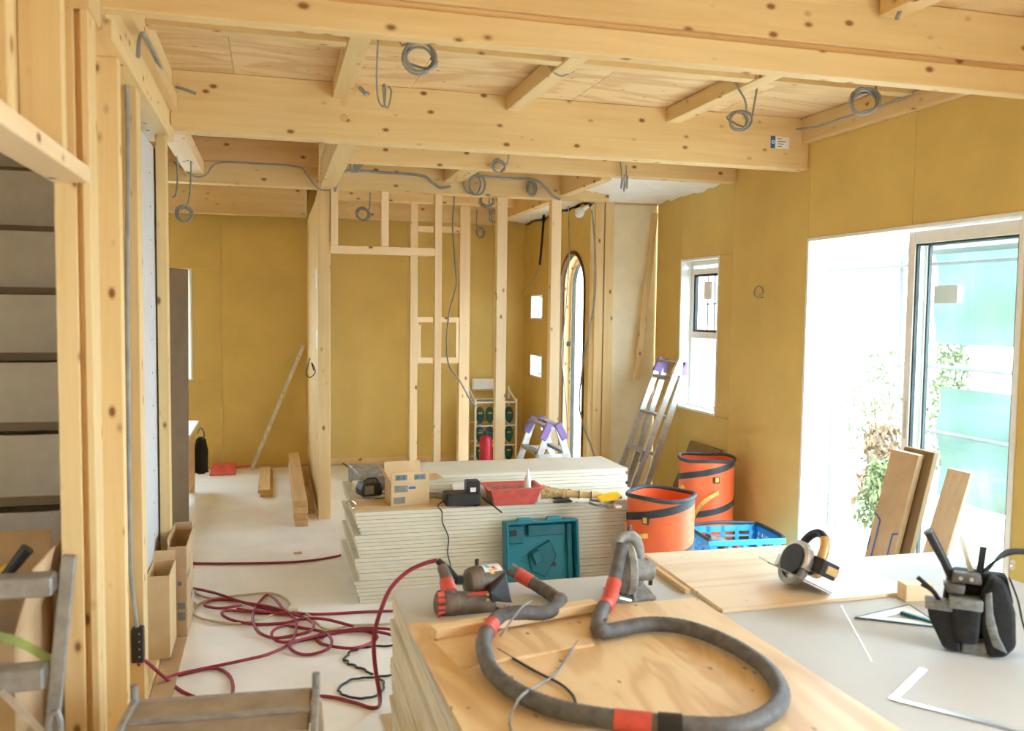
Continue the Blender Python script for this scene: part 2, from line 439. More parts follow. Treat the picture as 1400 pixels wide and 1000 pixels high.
ups = MB()
for (a0, a1, z0, z1) in ((wy0+.035, wy0+.06, 1.445, 1.90), (wy1-.06, wy1-.035, 1.445, 1.90), (wy0+.06, wy1-.06, 1.445, 1.465), (wy0+.06, wy1-.06, 1.88, 1.90)):
    ups.box(FX0+.01, FX0+.035, a0, a1, z0, z1)
us = ups.build('upper_sash', M_black, w1, world=True)
box('pane', FX0+.02, FX0+.024, wy0+.06, wy1-.06, 1.465, 1.88, M_glass, us, 0)
bars = MB()
for k in range(4): y = wy0+.13+k*.11; bars.box(FX1+.03, FX1+.04, y, y+.012, 1.40, 1.95)
bars.box(FX1+.03, FX1+.04, wy0, wy1, 1.66, 1.672)
bars.build('outer_grille', M_black, w1, world=True)
box('notice', FX0+.014, FX0+.0185, 6.14, 6.27, 1.70, 1.84, M_paper, us, 0)
box('pane', FX0+.02, FX0+.024, wy0+.035, wy1-.035, wz0+.035, 1.395, M_glass, w1, 0)
box('pane', FX0+.02, FX0+.024, wy0+.035, wy1-.035, 1.945, wz1-.035, M_glass, w1, 0)
box('maker_sticker', XR+.062, XR+.064, 5.89, 5.99, .852, .905, M_bluepaper, w1, 0)

# ---- door_1: sliding glass door
d1 = setting('door_1', (XR+.07, 3.94, 0))
casing(d1, 'x', XR-.006, XR+.13, DOOR, .02, M_white, 'reveal_board')
box('track', XR+.02, XR+.13, 3.15, 4.73, .02, .045, M_alu, d1)
def slider(y0, y1, x0, name):
    m = MB()
    for (a0, a1, z0, z1) in ((y0, y0+.05, .05, 2.03), (y1-.05, y1, .05, 2.03), (y0+.05, y1-.05, .05, .13), (y0+.05, y1-.05, 1.965, 2.03)):
        m.box(x0, x0+.035, a0, a1, z0, z1)
    p = m.build(name, M_white, d1, .002, world=True)
    g = MB()
    for (a0, a1, z0, z1) in ((y0+.05, y0+.06, .13, 1.965), (y1-.06, y1-.05, .13, 1.965), (y0+.06, y1-.06, 1.955, 1.965)): g.box(x0+.008, x0+.027, a0, a1, z0, z1)
    g.build('gasket', M_darkband, p, world=True)
    box('pane', x0+.015, x0+.019, y0+.05, y1-.05, .13, 1.965, M_glass, p, 0)
    return p
slider(3.15, 3.905, XR+.035, 'sliding_panel'); pb = slider(3.15, 3.875, XR+.085, 'sliding_panel')
box('notice', XR+.081, XR+.084, 3.60, 3.76, 1.66, 1.75, M_paper, pb, 0)
box('handle', XR+.03, XR+.04, 3.865, 3.885, .95, 1.15, M_alu, d1)

# ---- window_2: hall window in the far wall, after two unseen windows added for light
for k, lw in enumerate((HALL_FILL, STAIR_FILL)):
    fill_window = setting('window_%d' % (5+k), (XL, (lw[0]+lw[1])/2, lw[2]))
    casing(fill_window, 'x', XL-.115, XL+.004, lw, .02, M_white, 'reveal_board')
    casing(fill_window, 'x', XL-.11, XL-.07, (lw[0]+.02, lw[1]-.02, lw[2]+.02, lw[3]-.02), .035, M_white, 'frame')
    box('pane', XL-.092, XL-.088, lw[0]+.05, lw[1]-.05, lw[2]+.05, lw[3]-.05, M_glass, fill_window, 0)
w2 = setting('window_2', (-1.27, YF, .88))
casing(w2, 'y', YF-.004, YF+.12, FWIN, .02, M_white, 'reveal_board')
casing(w2, 'y', YF+.07, YF+.11, (FWIN[0]+.02, FWIN[1]-.02, FWIN[2]+.02, FWIN[3]-.02), .03, M_white, 'frame')
box('pane', FWIN[0]+.04, FWIN[1]-.04, YF+.088, YF+.092, FWIN[2]+.04, FWIN[3]-.04, M_glass, w2, 0)

# ---- window_3 / window_4: two small square windows beside the arch
for k, sw in enumerate((SW1, SW2)):
    w = setting('window_%d' % (3+k), (XE+.06, 8.58, sw[2]))
    casing(w, 'x', XE-.003, XE+.125, sw, .014, M_white, 'reveal_board')
    casing(w, 'x', XE+.08, XE+.11, (sw[0]+.014, sw[1]-.014, sw[2]+.014, sw[3]-.014), .02, M_white, 'frame')
    box('pane', XE+.093, XE+.097, sw[0]+.03, sw[1]-.03, sw[2]+.03, sw[3]-.03, M_glass, w, 0)

# ---- door_2: arched doorway
d2 = setting('door_2', (XE, AC, 0))
def arch_band(r_out, r_in, x0, x1, name, mat, n=20, z0=0.0):
    po = [(AC-r_out, z0), (AC-r_out, ASP)]+[(AC+r_out*math.cos(PI-PI*i/n), ASP+r_out*math.sin(PI-PI*i/n)) for i in range(1, n)]+[(AC+r_out, ASP), (AC+r_out, z0)]
    pi_ = [(AC-r_in, z0), (AC-r_in, ASP)]+[(AC+r_in*math.cos(PI-PI*i/n), ASP+r_in*math.sin(PI-PI*i/n)) for i in range(1, n)]+[(AC+r_in, ASP), (AC+r_in, z0)]
    m = MB(); k = len(po)
    vs = [(x0, a, b) for a, b in po]+[(x0, a, b) for a, b in pi_]+[(x1, a, b) for a, b in po]+[(x1, a, b) for a, b in pi_]
    fs = []
    for i in range(k-1): fs += [(i, i+1, k+i+1, k+i), (2*k+i, 3*k+i, 3*k+i+1, 2*k+i+1), (i, 2*k+i, 2*k+i+1, i+1), (k+i, k+i+1, 3*k+i+1, 3*k+i)]
    fs += [(0, k, 3*k, 2*k), (k-1, 3*k-1, 4*k-1, 2*k-1)]
    return m.add(vs, fs).build(name, mat, d2, world=True)
arch_band(.345, .315, XE-.012, XE+.03, 'arch_trim', M_brownframe)
arch_band(.329, .300, XE+.03, XE+.13, 'jamb', pale[2])
fr = arch_band(.300, .262, XE+.085, XE+.13, 'door_frame', pale[2])
arch_band(.262, .256, XE+.09, XE+.125, 'weather_strip', M_darkband)
for z in (1.00, .885): box('maker_sticker', XE+.082, XE+.0845, AC+.265, AC+.295, z, z+.095, M_paper, fr, 0); box('sticker_print', XE+.0805, XE+.0818, AC+.272, AC+.288, z+.03, z+.07, M_bluepaper, fr, 0)
box('latch', XE+.06, XE+.085, AC+.27, AC+.30, 1.27, 1.31, M_black, d2)

# ---- white corner panel and timber posts at the end of the right wall
wc = setting('wall_corner', (2.9, 6.97, 0))
box('corner_post', 2.61, 2.685, 6.94, 7.04, 0, ZC-.02, pine[2], wc)
box('corner_post', 2.693, 2.772, 6.935, 7.04, 0, ZC-.02, pine[2], wc)
box('cream_panel', 2.772, XR, 6.955, 6.975, 0, 2.50, M_cream, wc)
box('backing_panel', 2.6, XR+.13, 6.98, 7.04, 0, ZC, M_cream, wc)
box('panel_header', 2.772, XR, 6.94, 6.98, 2.50, ZC, pine[0], wc)
tag(MB().bar((3.125, 6.90, 2.43), (2.975, 6.88, 1.02), .045, .03, (0, 1, 0)).build('leaning_batten', pine[2], None, .002),
    'long thin pine batten leaning in the corner of the cream panel', 'batten')

# ---- ceiling plywood
ce = box('ceiling', XL-.1, 3.3, -2.6, YF+.13, ZC+.013, ZC+.12, M_cream, bevel=0); ce['kind'] = 'structure'
for i in range(6):
    for j in range(7):
        x0 = XL-.05+i*.91; y0 = -2.55+j*1.70
        box('plywood_panel', x0+.001, min(x0+.909, 3.29), y0+.001, min(y0+1.699, YF+.1), ZC, ZC+.012, M_ply_ceil, ce, .001)

# ---- main beams (each a thing)
def beam(label, parts_, name='ceiling_beam', cat='beam', group=None):
    b0 = parts_[0]
    o = tag(MB().box(*b0[:6]).build(name, b0[6], None, .003), label, cat, group)
    return o
G = .0015
bm1 = thing('ceiling_beam', 'deep double-layer pine beam carrying the joists in front of the leaning cables', 'beam', (1.3, 2.95, ZB))
bm1['label'] = 'deep pine beam in two layers with a groove between them'
box('lower_beam', -.60, XR-G, 2.895, 2.958, ZB, 2.572, pine[0], bm1, .003)
box('packing_strip', -.60, XR-G, 2.918, 2.958, 2.572, 2.598, rough_pine[0], bm1)
box('upper_beam', -.60, XR-G, 2.90, 2.965, 2.598, ZC-G, pine[0], bm1, .003)
bm2 = thing('ceiling_beam', 'long deep pine beam with blue and white label at its window end', 'beam', (1.3, 4.82, ZB))
b2 = box('timber', -.487, XR-G, 4.77, 4.875, ZB, ZC-G, pine[0], bm2, .003)
lp = PY(1054, 183, 4.77); 
box('label', lp.x+.03, lp.x+.125, 4.7675, 4.7698, lp.z-.085, lp.z-.012, M_paper, b2, 0)
box('label_band', lp.x, lp.x+.03, 4.7675, 4.7698, lp.z-.085, lp.z-.012, M_bluepaper, b2, 0)
MB().ring(circ(.011, 16, lp.x+.015, lp.z-.048), circ(.006, 16, lp.x+.015, lp.z-.048), -4.7674, -4.7668, RX90).build('label_emblem', M_paper, b2, world=True)
for k in range(4): box('label_print', lp.x+.045, lp.x+.075+.012*(k % 3), 4.7668, 4.7674, lp.z-.075+.015*k, lp.z-.070+.015*k, M_greyprint, b2, 0)
for y in (139, 161):
    c = PY(470, y, 4.77); MB().cyl((c.x, 4.7735, c.z), (c.x, 4.7665, c.z), .021, None, 20).build('dowel', rough_pine[2], b2, world=True)
def one(name, x0, x1, y0, y1, z0, z1, mat, label, cat, group=None, bevel=.003):
    return tag(box(name, x0, x1, y0, y1, z0, z1, mat, None, bevel), label, cat, group)
one('ceiling_beam', .475, XR-G, 5.64, 5.745, 2.52, ZC-G, pine[0], 'pine beam behind the labelled beam, at the edge of the white foam', 'beam')
one('ceiling_beam', -1.93, .330, 6.62, 6.72, 2.47, 2.70, pine[0], 'pine beam across the hall with a grey cable strung along it', 'beam')
one('ceiling_ledger', -1.93, .330, 6.55, 6.62, 2.62, ZC-G, rough_pine[0], 'dark pine ledger on top of the hall cable beam', 'beam')
one('ceiling_beam', .44, 2.60-G, 6.62, 6.745, 2.475, 2.66, pine[0], 'pine beam over the stud partition with bundled cables', 'beam')
one('ceiling_beam', -1.93, .330, 8.80, 8.90, 2.475, ZC-G, pine[0], 'pine beam against the far hall wall', 'beam')
one('ceiling_beam', .415, 2.19, 8.80, 8.90, 2.475, 2.70, pine[0], 'pine beam against the far wall behind the stud partition', 'beam')
one('ceiling_beam', .415, 2.19, 7.95, 8.06, 2.56, ZC-G, pine[0], 'high pine beam above the second row of posts', 'beam')
one('wall_plate', XR-.055, XR-.001, 2.966, 4.77-G, 2.636, ZC-G, pine[1], 'pine wall plate along the top of the window wall', 'beam')
one('wall_plate', XR-.055, XR-.001, -2.4, 2.89-G, 2.636, ZC-G, pine[1], 'pine wall plate above the added rear daylight opening', 'beam')
JG = 'joists between the two deep beams'
for i, x in enumerate((.31, 1.255, 2.215)):
    one('ceiling_joist', x, x+.09, 2.966, 4.77-G, 2.70, ZC-G, pine[1], ('pine joist between the deep beams beside the largest cable coil', 'pine joist between the deep beams with a sagging cable end', 'pine joist between the deep beams above the coil near the beam label')[i], 'joist', JG)
for i, (a, b) in enumerate(((-.487, .31), (.40, 1.255), (1.345, 2.215), (2.305, XR-.055))):
    one('ceiling_noggin', a+G, b-G, 3.79, 3.86, 2.705, ZC-G, pine[0], 'short pine noggin between joists under the plywood', 'noggin', 'noggins between the front joists', .002)
for i, x in enumerate((.31, 1.255, 2.20)):
    one('ceiling_joist', x, x+.10, -2.3, 2.89-G, 2.715, ZC-G, pine[1], 'pine joist on the near side of the two-layer beam', 'joist', 'joists of the near bay')
# second bay joists
one('ceiling_joist', -.58, -.46, 4.876, 6.62-G, 2.53, 2.62-G, pale[1], 'rough pale joist over the hall beside the hanging coil', 'joist')
one('ceiling_joist', .345, .455, 4.876, 6.62-G, ZB, 2.68, pine[1], 'wide pine joist running to the tall corner post', 'joist')
one('ceiling_joist', 1.26, 1.40, 5.746, 6.62-G, 2.565, ZC-G, pine[1], 'short pine joist between beam and stud partition', 'joist')
one('ceiling_joist', 2.19, 2.27, 5.746, 6.62-G, 2.50, ZC-G, pine[1], 'pine joist along the edge of the white foam', 'joist')
one('ceiling_joist', 2.19, 2.27, 6.746, 8.98, 2.49, ZC-G, pine[1], 'long pine joist between foam and entrance ceiling', 'joist')

# ---- spray foam ceiling insulation
def foam():
    m = MB(); nx, ny = 26, 60; x0, x1, y0, y1 = 2.275, XR-.002, 5.75, 8.98; top = []; bot = []
    rnd = random.Random(3); vs = []; fs = []
    for j in range(ny+1):
        for i in range(nx+1):
            x = x0+(x1-x0)*i/nx; y = y0+(y1-y0)*j/ny
            if y > 6.93: x = min(x, XE-.002)
            edge = min(1, (i/nx-.80)/.20) if i/nx > .80 else 0
            z = 2.545-.02*math.sin(x*7+y*3)*math.sin(y*5)+rnd.uniform(-.006, .006)-edge*(.012+.028*abs(math.sin(y*13)*math.sin(y*5.3+1)))-.02*max(0, min(1, (y-5.9)))
            vs.append((x, y, z))
    n = len(vs); vs += [(x, y, ZC-.002) for x, y, z in vs]
    q = nx+1
    for j in range(ny):
        for i in range(nx):
            a = j*q+i; fs += [(a, a+1, a+q+1, a+q), (n+a, n+a+q, n+a+q+1, n+a+1)]
    for j in range(ny):
        for a in (j*q, j*q+nx): fs.append((a, a+q, n+a+q, n+a))
    for i in range(nx):
        for a in (i, ny*q+i): fs.append((a, a+1, n+a+1, n+a))
    return tag(m.add(vs, fs).build('foam_insulation', M_foam, None, 0, smooth=True, angle=60), 'ragged white spray foam on the ceiling over the entrance corner', 'insulation')
foam()

# ---- left stud wall with the opening to the stairs
wl = setting('wall_stud_left', (-.55, 3.2, 0))
box('post', -.585, -.527, 2.718, 2.825, 0, ZB-.06, pine[2], wl, .003)
box('filler', -.527, -.512, 2.735, 2.825, 0, ZB-.06, rough_pine[2], wl)
box('post', -.512, -.490, 2.718, 2.828, 0, ZB-.06, pine[2], wl, .003)
box('stud', -.585, -.490, 3.207, 3.268, .045, ZB-.06, pine[2], wl, .002)
box('stud', -.585, -.490, 3.620, 3.735, .045, ZB-.06, pine[2], wl, .002)
box('stud', -.536, -.490, 4.561, 4.656, .045, ZB-.06, pine[2], wl, .002)
box('bottom_plate', -.585, -.490, 2.83, 4.76, 0, .045, pine[1], wl)
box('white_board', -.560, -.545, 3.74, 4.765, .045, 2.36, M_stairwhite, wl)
scr = MB()
for k in range(14): scr.cyl((-.5452, 4.42, .2+k*.155), (-.5438, 4.42, .2+k*.155), .004, None, 8)
scr.build('screw_heads', M_black, wl, world=True)['kind'] = 'stuff'
box('top_plate', -.60, -.472, 2.995, 4.769, ZB-.06, ZB, pine[1], wl)
box('upper_plate', -.60, -.49, 3.001, 4.769, ZB, 2.58, pine[1], wl)
box('upper_plate', -.60, -.455, 3.001, 4.769, 2.58, 2.66, pine[1], wl)
box('upper_plate', -.60, -.478, 3.001, 4.769, 2.66, ZC-G, pine[1], wl)
box('lintel', -.59, -.490, -.6, 2.717, 1.94, 1.985, pale[1], wl, .003)
for y in (2.385, 1.925, 1.465, 1.005):
    box('cripple_stud', -.585, -.49, y, y+.045, 1.985, ZC-G, pine[2], wl, .002)
for k in range(4): box('sheathing_board', -.600, -.587, 2.717-.61*(k+1)+.002, 2.717-.61*k, 1.985, ZC-G, pine[2], wl, .001)
box('sheathing_board', -.600, -.587, 2.83, 3.735, .0, ZB-.06, pine[2], wl, .001)
box('post', -.60, -.487, -.72, -.60, 0, ZC-G, pine[2], wl, .003)
box('beam_above', -.60, -.487, 2.72, 2.893, ZB-.06, ZC-G, pine[1], wl, .002)

# ---- main post and the clad partition behind it
one('corner_post', .330, .420, 6.70, 6.80, 0, ZB-.0015, pine[2], 'tall pine corner post standing on the floor beside the plasterboard stack', 'post')
wp = setting('wall_partition', (.375, 7.9, 0))
for k in range(3): box('panel', .338, .352, 6.802+k*.75, 6.802+k*.75+.748, .005, 2.46, pine[2], wp, .001)
box('panel', .400, .412, 6.802, 9.04, .005, 2.46, M_tan, wp, .001)
box('sole_plate', .352, .400, 6.802, 9.04, 0, .045, pine[1], wp)
box('patch', .3365, .338, 6.95, 7.15, 1.28, 1.42, M_white, wp, 0); box('patch', .3365, .338, 7.0, 7.2, 1.75, 1.9, M_white, wp, 0)

# ---- stud partition (near row)
NG = None
wn = thing('stud_partition', 'open pine stud partition with a door header beside the corner post', 'partition', (1.3, 6.72, 0))
for x0, x1 in ((1.205, 1.258), (1.695, 1.775), (2.138, 2.219)):
    box('stud', x0, x1, 6.675, 6.745, .045, 2.475, pale[2], wn, .002)
box('header', .42, 1.204, 6.675, 6.745, 2.006, 2.064, pale[0], wn, .002)
box('cripple_stud', .795, .85, 6.675, 6.745, 2.065, 2.475, pale[2], wn, .002)
box('cripple_stud', .422, .475, 6.675, 6.745, 2.065, 2.475, pale[2], wn, .002)
box('sole_plate', 1.205, 2.219, 6.675, 6.745, 0, .045, pale[0], wn, .002)
wo = thing('post_partition', 'second row of pine posts with blocking rails behind the stud partition', 'partition', (1.5, 8.1, 0))
for x0, x1 in ((1.228, 1.297), (1.692, 1.79)): box('post', x0, x1, 8.07, 8.16, 0, 2.56, pale[2], wo, .002)
for z0, z1 in ((2.31, 2.364), (1.476, 1.524), (1.093, 1.148)): box('blocking', 1.298, 1.691, 8.075, 8.12, z0, z1, pale[0], wo, .002)
box('rail', 1.298, 1.33, 8.075, 8.12, 1.148, 1.476, pale[2], wo, .002)
box('rail', 1.66, 1.691, 8.075, 8.12, 1.148, 1.476, pale[2], wo, .002)

# ---- skirting of the far wall
bb = box('baseboard_far', .435, XE-.002, YF-.012, YF-.0005, 0, .06, rough_pine[0], None); bb['kind'] = 'structure'
bb = box('baseboard_hall', XL, .33, YF-.012, YF-.0005, 0, .03, rough_pine[0], None); bb['kind'] = 'structure'

# ---- stairs seen through the left opening
st = thing('staircase', 'steep staircase with white risers and grey treads behind the stud wall', 'stairs', (-1.25, 3.6, 0))
for i in range(-3, 8):
    y = 3.34+.13*i; z = .905+.243*i
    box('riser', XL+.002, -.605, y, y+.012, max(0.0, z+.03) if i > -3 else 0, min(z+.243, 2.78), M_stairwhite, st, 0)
    if z+.03 < 2.77 and i > -4: box('tread', XL+.002, -.605, y-.018, y+.142, z, z+.03, M_stairgrey, st, .002)

# ================================================================== outdoors
gr = box('ground', 3.2, 40, -20, 40, -.6, -.45, M_ground, bevel=0); gr['kind'] = 'structure'
gr2 = box('ground_behind', -30, 3.2, 9.3, 40, -.6, -.45, M_ground, bevel=0); gr2['kind'] = 'structure'
gf = PX(1250, 560, 9.5)
one('garden_wall', 9.5, 9.65, 2.0, 22.0, -.45, .95, M_concrete, 'pale rendered garden wall beyond the shrubs', 'wall', None, .005)
def netting(x, ya, yb, z0, z1, label):
    m = MB(); nx, nz = 40, 14; vs = []; fs = []
    for k in range(2):
        for j in range(nz+1):
            for i in range(nx+1):
                y = ya+(yb-ya)*i/nx; z = z0+(z1-z0)*j/nz
                vs.append((x+.04*math.sin(y*5+z*2)+.03*math.sin(z*9+y)+k*.004, y, z))
    n = (nx+1)*(nz+1)
    for k in range(2):
        for j in range(nz):
            for i in range(nx): a = k*n+j*(nx+1)+i; fs.append((a, a+1, a+nx+2, a+nx+1))
    for j in range(nz):
        for i in (0, nx): a = j*(nx+1)+i; fs.append((a, a+nx+1, n+a+nx+1, n+a))
    for i in range(nx):
        for a in (i, nz*(nx+1)+i): fs.append((a, a+1, n+a+1, n+a))
    return tag(m.add(vs, fs).build('scaffold_sheet', M_net, None, 0, smooth=True), label, 'scaffold sheet', 'green scaffold sheets in the garden')
netting(7.2, 5.5, 8.15, -.42, .80, 'low green sheet hung on the scaffold behind the glass door')
netting(7.25, 5.5, 8.4, 1.28, 2.6, 'high green sheet hung on the scaffold behind the glass door')
sf = thing('scaffold', 'galvanised tube scaffold standing in the garden outside the sliding door', 'scaffold', (6.6, 7.0, -.45))
for y in (5.4, 6.6, 8.5, 10.4): MB().cyl((6.9, y, -.45), (6.9, y, 5), .024, None, 10).build('standard', M_galv, sf, smooth=True, world=True)
for z in (.35, 1.05, 2.15): MB().cyl((6.87, 4.2, z), (6.87, 11, z), .022, None, 10).build('ledger', M_galv, sf, smooth=True, world=True)
for k in range(2): box('deck_plank', 6.3+k*.26, 6.55+k*.26, 4.2, 11, 2.24, 2.28, M_galv, sf)
# lattice ladder of the scaffold
ll = thing('lattice_post', 'slim galvanised lattice post outside the open half of the door', 'post', (5.2, 7.2, -.45))
for dy in (0, .12): MB().cyl((5.2, 7.2+dy, -.45), (5.2, 7.2+dy, .75), .012, None, 8).build('upright', M_galv, ll, world=True)
for k in range(12): MB().cyl((5.2, 7.2, -.4+k*.095), (5.2, 7.32, -.305+k*.095), .008, None, 6).build('lattice_bar', M_galv, ll, world=True)
def shrub(cx, cy, r, h, label, mat, seed):
    rnd = random.Random(seed); t = thing('garden_shrub', label, 'shrub', (cx, cy, -.45))
    m = MB()
    for k in range(900):
        a = rnd.uniform(0, 2*PI); u = rnd.random()**.5; zz = rnd.random(); q = r*u*(1-.5*zz)
        c = Vector((cx+q*math.cos(a), cy+q*math.sin(a), -.40+h*zz)); s = rnd.uniform(.03, .055)
        M = TR(c.x, c.y, c.z, rnd.uniform(0, PI), rnd.uniform(0, PI), rnd.uniform(0, PI))
        m.add([(-s, 0, 0), (0, -s*.45, .006), (s, 0, 0), (0, s*.45, .006)], [(0, 1, 2, 3)], M)
    f = m.build('foliage', mat, t, world=True); f['kind'] = 'stuff'
    s_ = MB()
    for k in range(5): a = k*1.26; s_.cyl((cx, cy, -.45), (cx+.5*r*math.cos(a), cy+.5*r*math.sin(a), -.45+h*.7), .012, .006, 6)
    s_.build('stems', M_brownframe, t, world=True)
shrub(5.55, 6.98, .26, .62, 'low green shrub beside the lattice post in the garden', M_leaf, 1)
shrub(6.1, 7.7, .30, .85, 'reddish brown shrub next to the low green shrub', M_leaf2, 2)
shrub(8.4, 10.7, .6, 1.5, 'tall loose green shrub in front of the garden wall', M_leaf, 3)
shrub(8.3, 9.25, .35, 1.75, 'dark green shrub between the scaffold sheets', M_leaf, 4)

# ================================================================== plasterboard stack in the middle of the room
S1X0, S1X1, S1Y0, S1Y1, ST = .44, 2.16, 4.70, 5.60, .0209
rnd = random.Random(11)
def sheet_stack(n, x0, x1, y0, y1, z0, st, label, group, mat, step=None, jit=.004, last=None):
    base = MB().box(0, x1-x0, 0, y1-y0, 0, st-.0016).build('plasterboard_sheet', mat, None, .0018, keep_origin=True)
    o = None
    for k in range(n):
        c = base if k == 0 else base.copy()
        if k: COL.objects.link(c)
        off = step(k) if step else (0, 0, 0)
        c.location = (x0+off[0]+rnd.uniform(-jit, jit), y0+off[1]+rnd.uniform(-jit, jit), z0+k*st)
        c.rotation_euler = (0, 0, off[2]); tag(c, label, 'plasterboard', group); o = c
    return o
T1 = .0035+24*ST       # top of the lower stack
sheet_stack(24, S1X0, S1X1, S1Y0, S1Y1, .0035, ST, 'white plasterboard sheet in the stack under the cardboard carton and red tray', 'sheets of the tool-covered stack', M_gyp,
            lambda k: (-.035*((k % 6)/6)+.01, 0, 0))
T1b = T1+.004
tag(box('cover_panel', .415, 1.02, 4.715, 5.0, T1, T1+.006, M_card3, None, .001), 'thin brown hardboard panel under the cardboard carton', 'panel')
US0 = T1+.0005
sheet_stack(6, .80, 2.12, 5.02, 5.47, US0, ST, 'narrow white plasterboard sheet in the low pile behind the hand brush', 'narrow sheets on top of the stack', M_gyp, None, .008)

TH = T1+.0065
# cardboard carton with open flaps
cpos = PZ(561, 691, TH); cw, ch, cdp = .215, .128, .17
ct = thing('carton', 'small open cardboard carton with blue print on the plasterboard stack', 'carton', (cpos.x, cpos.y, TH), (0, 0, math.radians(5)))
body = MB(); t = .004
body.box(-cw/2, cw/2, 0, t, 0, ch).box(-cw/2, cw/2, cdp-t, cdp, 0, ch).box(-cw/2, -cw/2+t, t, cdp-t, 0, ch).box(cw/2-t, cw/2, t, cdp-t, 0, ch).box(-cw/2+t, cw/2-t, t, cdp-t, 0, t)
cb = body.build('body', M_card3, ct, .0008)
MB().bar((0, .002, ch), (0, -.002, ch+.058), cw-.004, .004, (0, 1, 0)).build('flap', M_card3, ct)
MB().bar((0, cdp-.002, ch), (0, cdp+.035, ch+.085), cw-.004, .004, (0, 1, 0)).build('flap', M_card3, ct)
MB().bar((-cw/2+.002, cdp/2, ch), (-cw/2-.045, cdp/2, ch+.085), cdp-.004, .004, (1, 0, 0)).build('flap', M_card3, ct)
MB().bar((cw/2-.002, cdp/2, ch), (cw/2+.085, cdp/2, ch+.012), cdp-.004, .004, (0, 0, 1)).build('flap', M_card3, ct)
for (x0, x1, z0, z1, m) in ((-.09, -.015, .075, .112, M_greyprint), (-.095, -.03, .012, .048, M_greyprint), (-.01, .03, .09, .104, M_bluepaper)):
    box('print', x0, x1, -.0016, -.0004, z0, z1, m, cb, 0, world=False)
for (x0, x1) in ((-.085, -.02), (.02, .085)):
    box('print', x0, x1, -.0042, -.0026, ch+.014, ch+.044, M_greyprint, cb, 0, world=False)
    box('print', x0+.008, x0+.025, -.0052, -.0044, ch+.020, ch+.037, M_teal, cb, 0, world=False)
    box('print', x1-.025, x1-.012, -.0052, -.0044, ch+.020, ch+.037, M_bluepaper, cb, 0, world=False)

# black work lamp next to the carton
wlp = PZ(507, 682, TH)
wk = thing('work_lamp', 'black square-faced work lamp beside the cardboard carton', 'lamp', (wlp.x, wlp.y+.03, TH), (0, 0, .25))
MB().prism([(-.06, .012), (.06, .012), (.066, .05), (.05, .09), (-.05, .09), (-.066, .05)], -.03, .07, RX90 @ TR(0, 0, -.04)).build('housing', M_black, wk, .006)
box('lens', -.045, .012, -.034, -.029, .025, .075, M_greyprint, wk, .002, world=False)
MB().tube(smooth_path([(-.04, .0, .088), (-.02, .0, .108), (.03, .0, .108), (.05, 0, .085)]), .006, 8).build('handle', M_black, wk, smooth=True)
MB().tube(smooth_path([(.06, .02, .02), (.10, -.01, .006), (.07, -.06, .005), (0, -.07, .005)]), .003, 6).build('cord', M_black, wk, smooth=True)
# grey dusty board and beige roll at the back left
rp = PZ(486, 676, TH)
tag(MB().cyl((rp.x-.01, rp.y+.10, TH+.030), (rp.x+.13, rp.y+.10, TH+.030), .030, None, 20).build('paper_roll', M_cream, None, .002, smooth=True), 'short beige roll lying behind the black work lamp', 'roll')
tag(MB().hexa([Vector((.50, 5.26, T1)), Vector((.78, 5.26, T1)), Vector((.78, 5.58, T1)), Vector((.46, 5.58, T1))],
              [Vector((.50, 5.26, T1+.095)), Vector((.78, 5.26, T1+.085)), Vector((.78, 5.58, T1+.10)), Vector((.46, 5.58, T1+.11))]).build('dusty_block', M_dust, None, .006),
    'dusty grey insulation slab behind the beige roll on the stack', 'slab')
# white roll in front of the narrow sheets
a, b = Vector((1.00, 4.955, T1+.0425)), Vector((1.475, 4.965, T1+.0425))
wr_ = thing('sheet_roll', 'long white roll of sheeting behind the carton and black charger', 'roll', (1.15, 4.97, T1))
MB().cyl(a, b, .040, None, 28).build('roll', M_white, wr_, .003, smooth=True, world=True)
MB().cyl(a+Vector((-.003, 0, 0)), b+Vector((.003, 0, 0)), .013, None, 16).build('core', M_card, wr_, smooth=True, world=True)
# grey pipe
p0, p1 = PZ(532, 680, T1+.018), PZ(602, 681, T1+.018)
tag(MB().cyl(p0+Vector((.23, .0, 0)), p1+Vector((.05, .0, 0)), .016, None, 14).build('caulk_tube', M_dust, None, .002, smooth=True), 'dusty grey sealant tube between carton and black charger', 'tube')
# charger with battery
chp = PZ(634, 694, T1)
cg = thing('battery_charger', 'black battery charger with a battery and white label on the plasterboard stack', 'charger', (chp.x, chp.y, T1), (0, 0, math.radians(-2)))
MB().box(-.10, .10, 0, .13, .004, .075).build('base', M_black, cg, .012, seg=2)
bt = MB().box(.02, .098, .02, .11, .076, .138).build('battery', M_black, cg, .008, seg=2)
box('label', .04, .072, .0175, .0195, .08, .105, M_paper, bt, 0, world=False)
for sx in (-.07, .07): box('foot', sx-.012, sx+.012, .02, .11, 0, .006, M_black, cg, 0, world=False)
cable_pts = [(-.10, .05, .02), (-.15, .03, .006), (-.165, -.01, .004)]
W = lambda p: Vector((chp.x+p[0], chp.y+p[1], T1+p[2]))
drop = [PY(605, 715, 4.69), PY(613, 735, 4.685), PY(612, 755, 4.685), PY(615, 770, 4.685), PY(620, 790, 4.685), PY(624, 830, 4.685)]
tag(MB().tube(smooth_path([W((-.098, .06, .03)), W((-.14, .03, .008)), PZ(604, 700, T1+.006)]+drop), .0032, 8).build('charger_cord', M_black, None, smooth=True), 'thin black cord hanging down the front of the plasterboard stack', 'cord')
tag(MB().cyl(PZ(660, 681, T1+.005), PZ(686, 701, T1+.005), .004, None, 8).build('pencil', M_black, None), 'thin black pencil lying between charger and red tray', 'pencil')

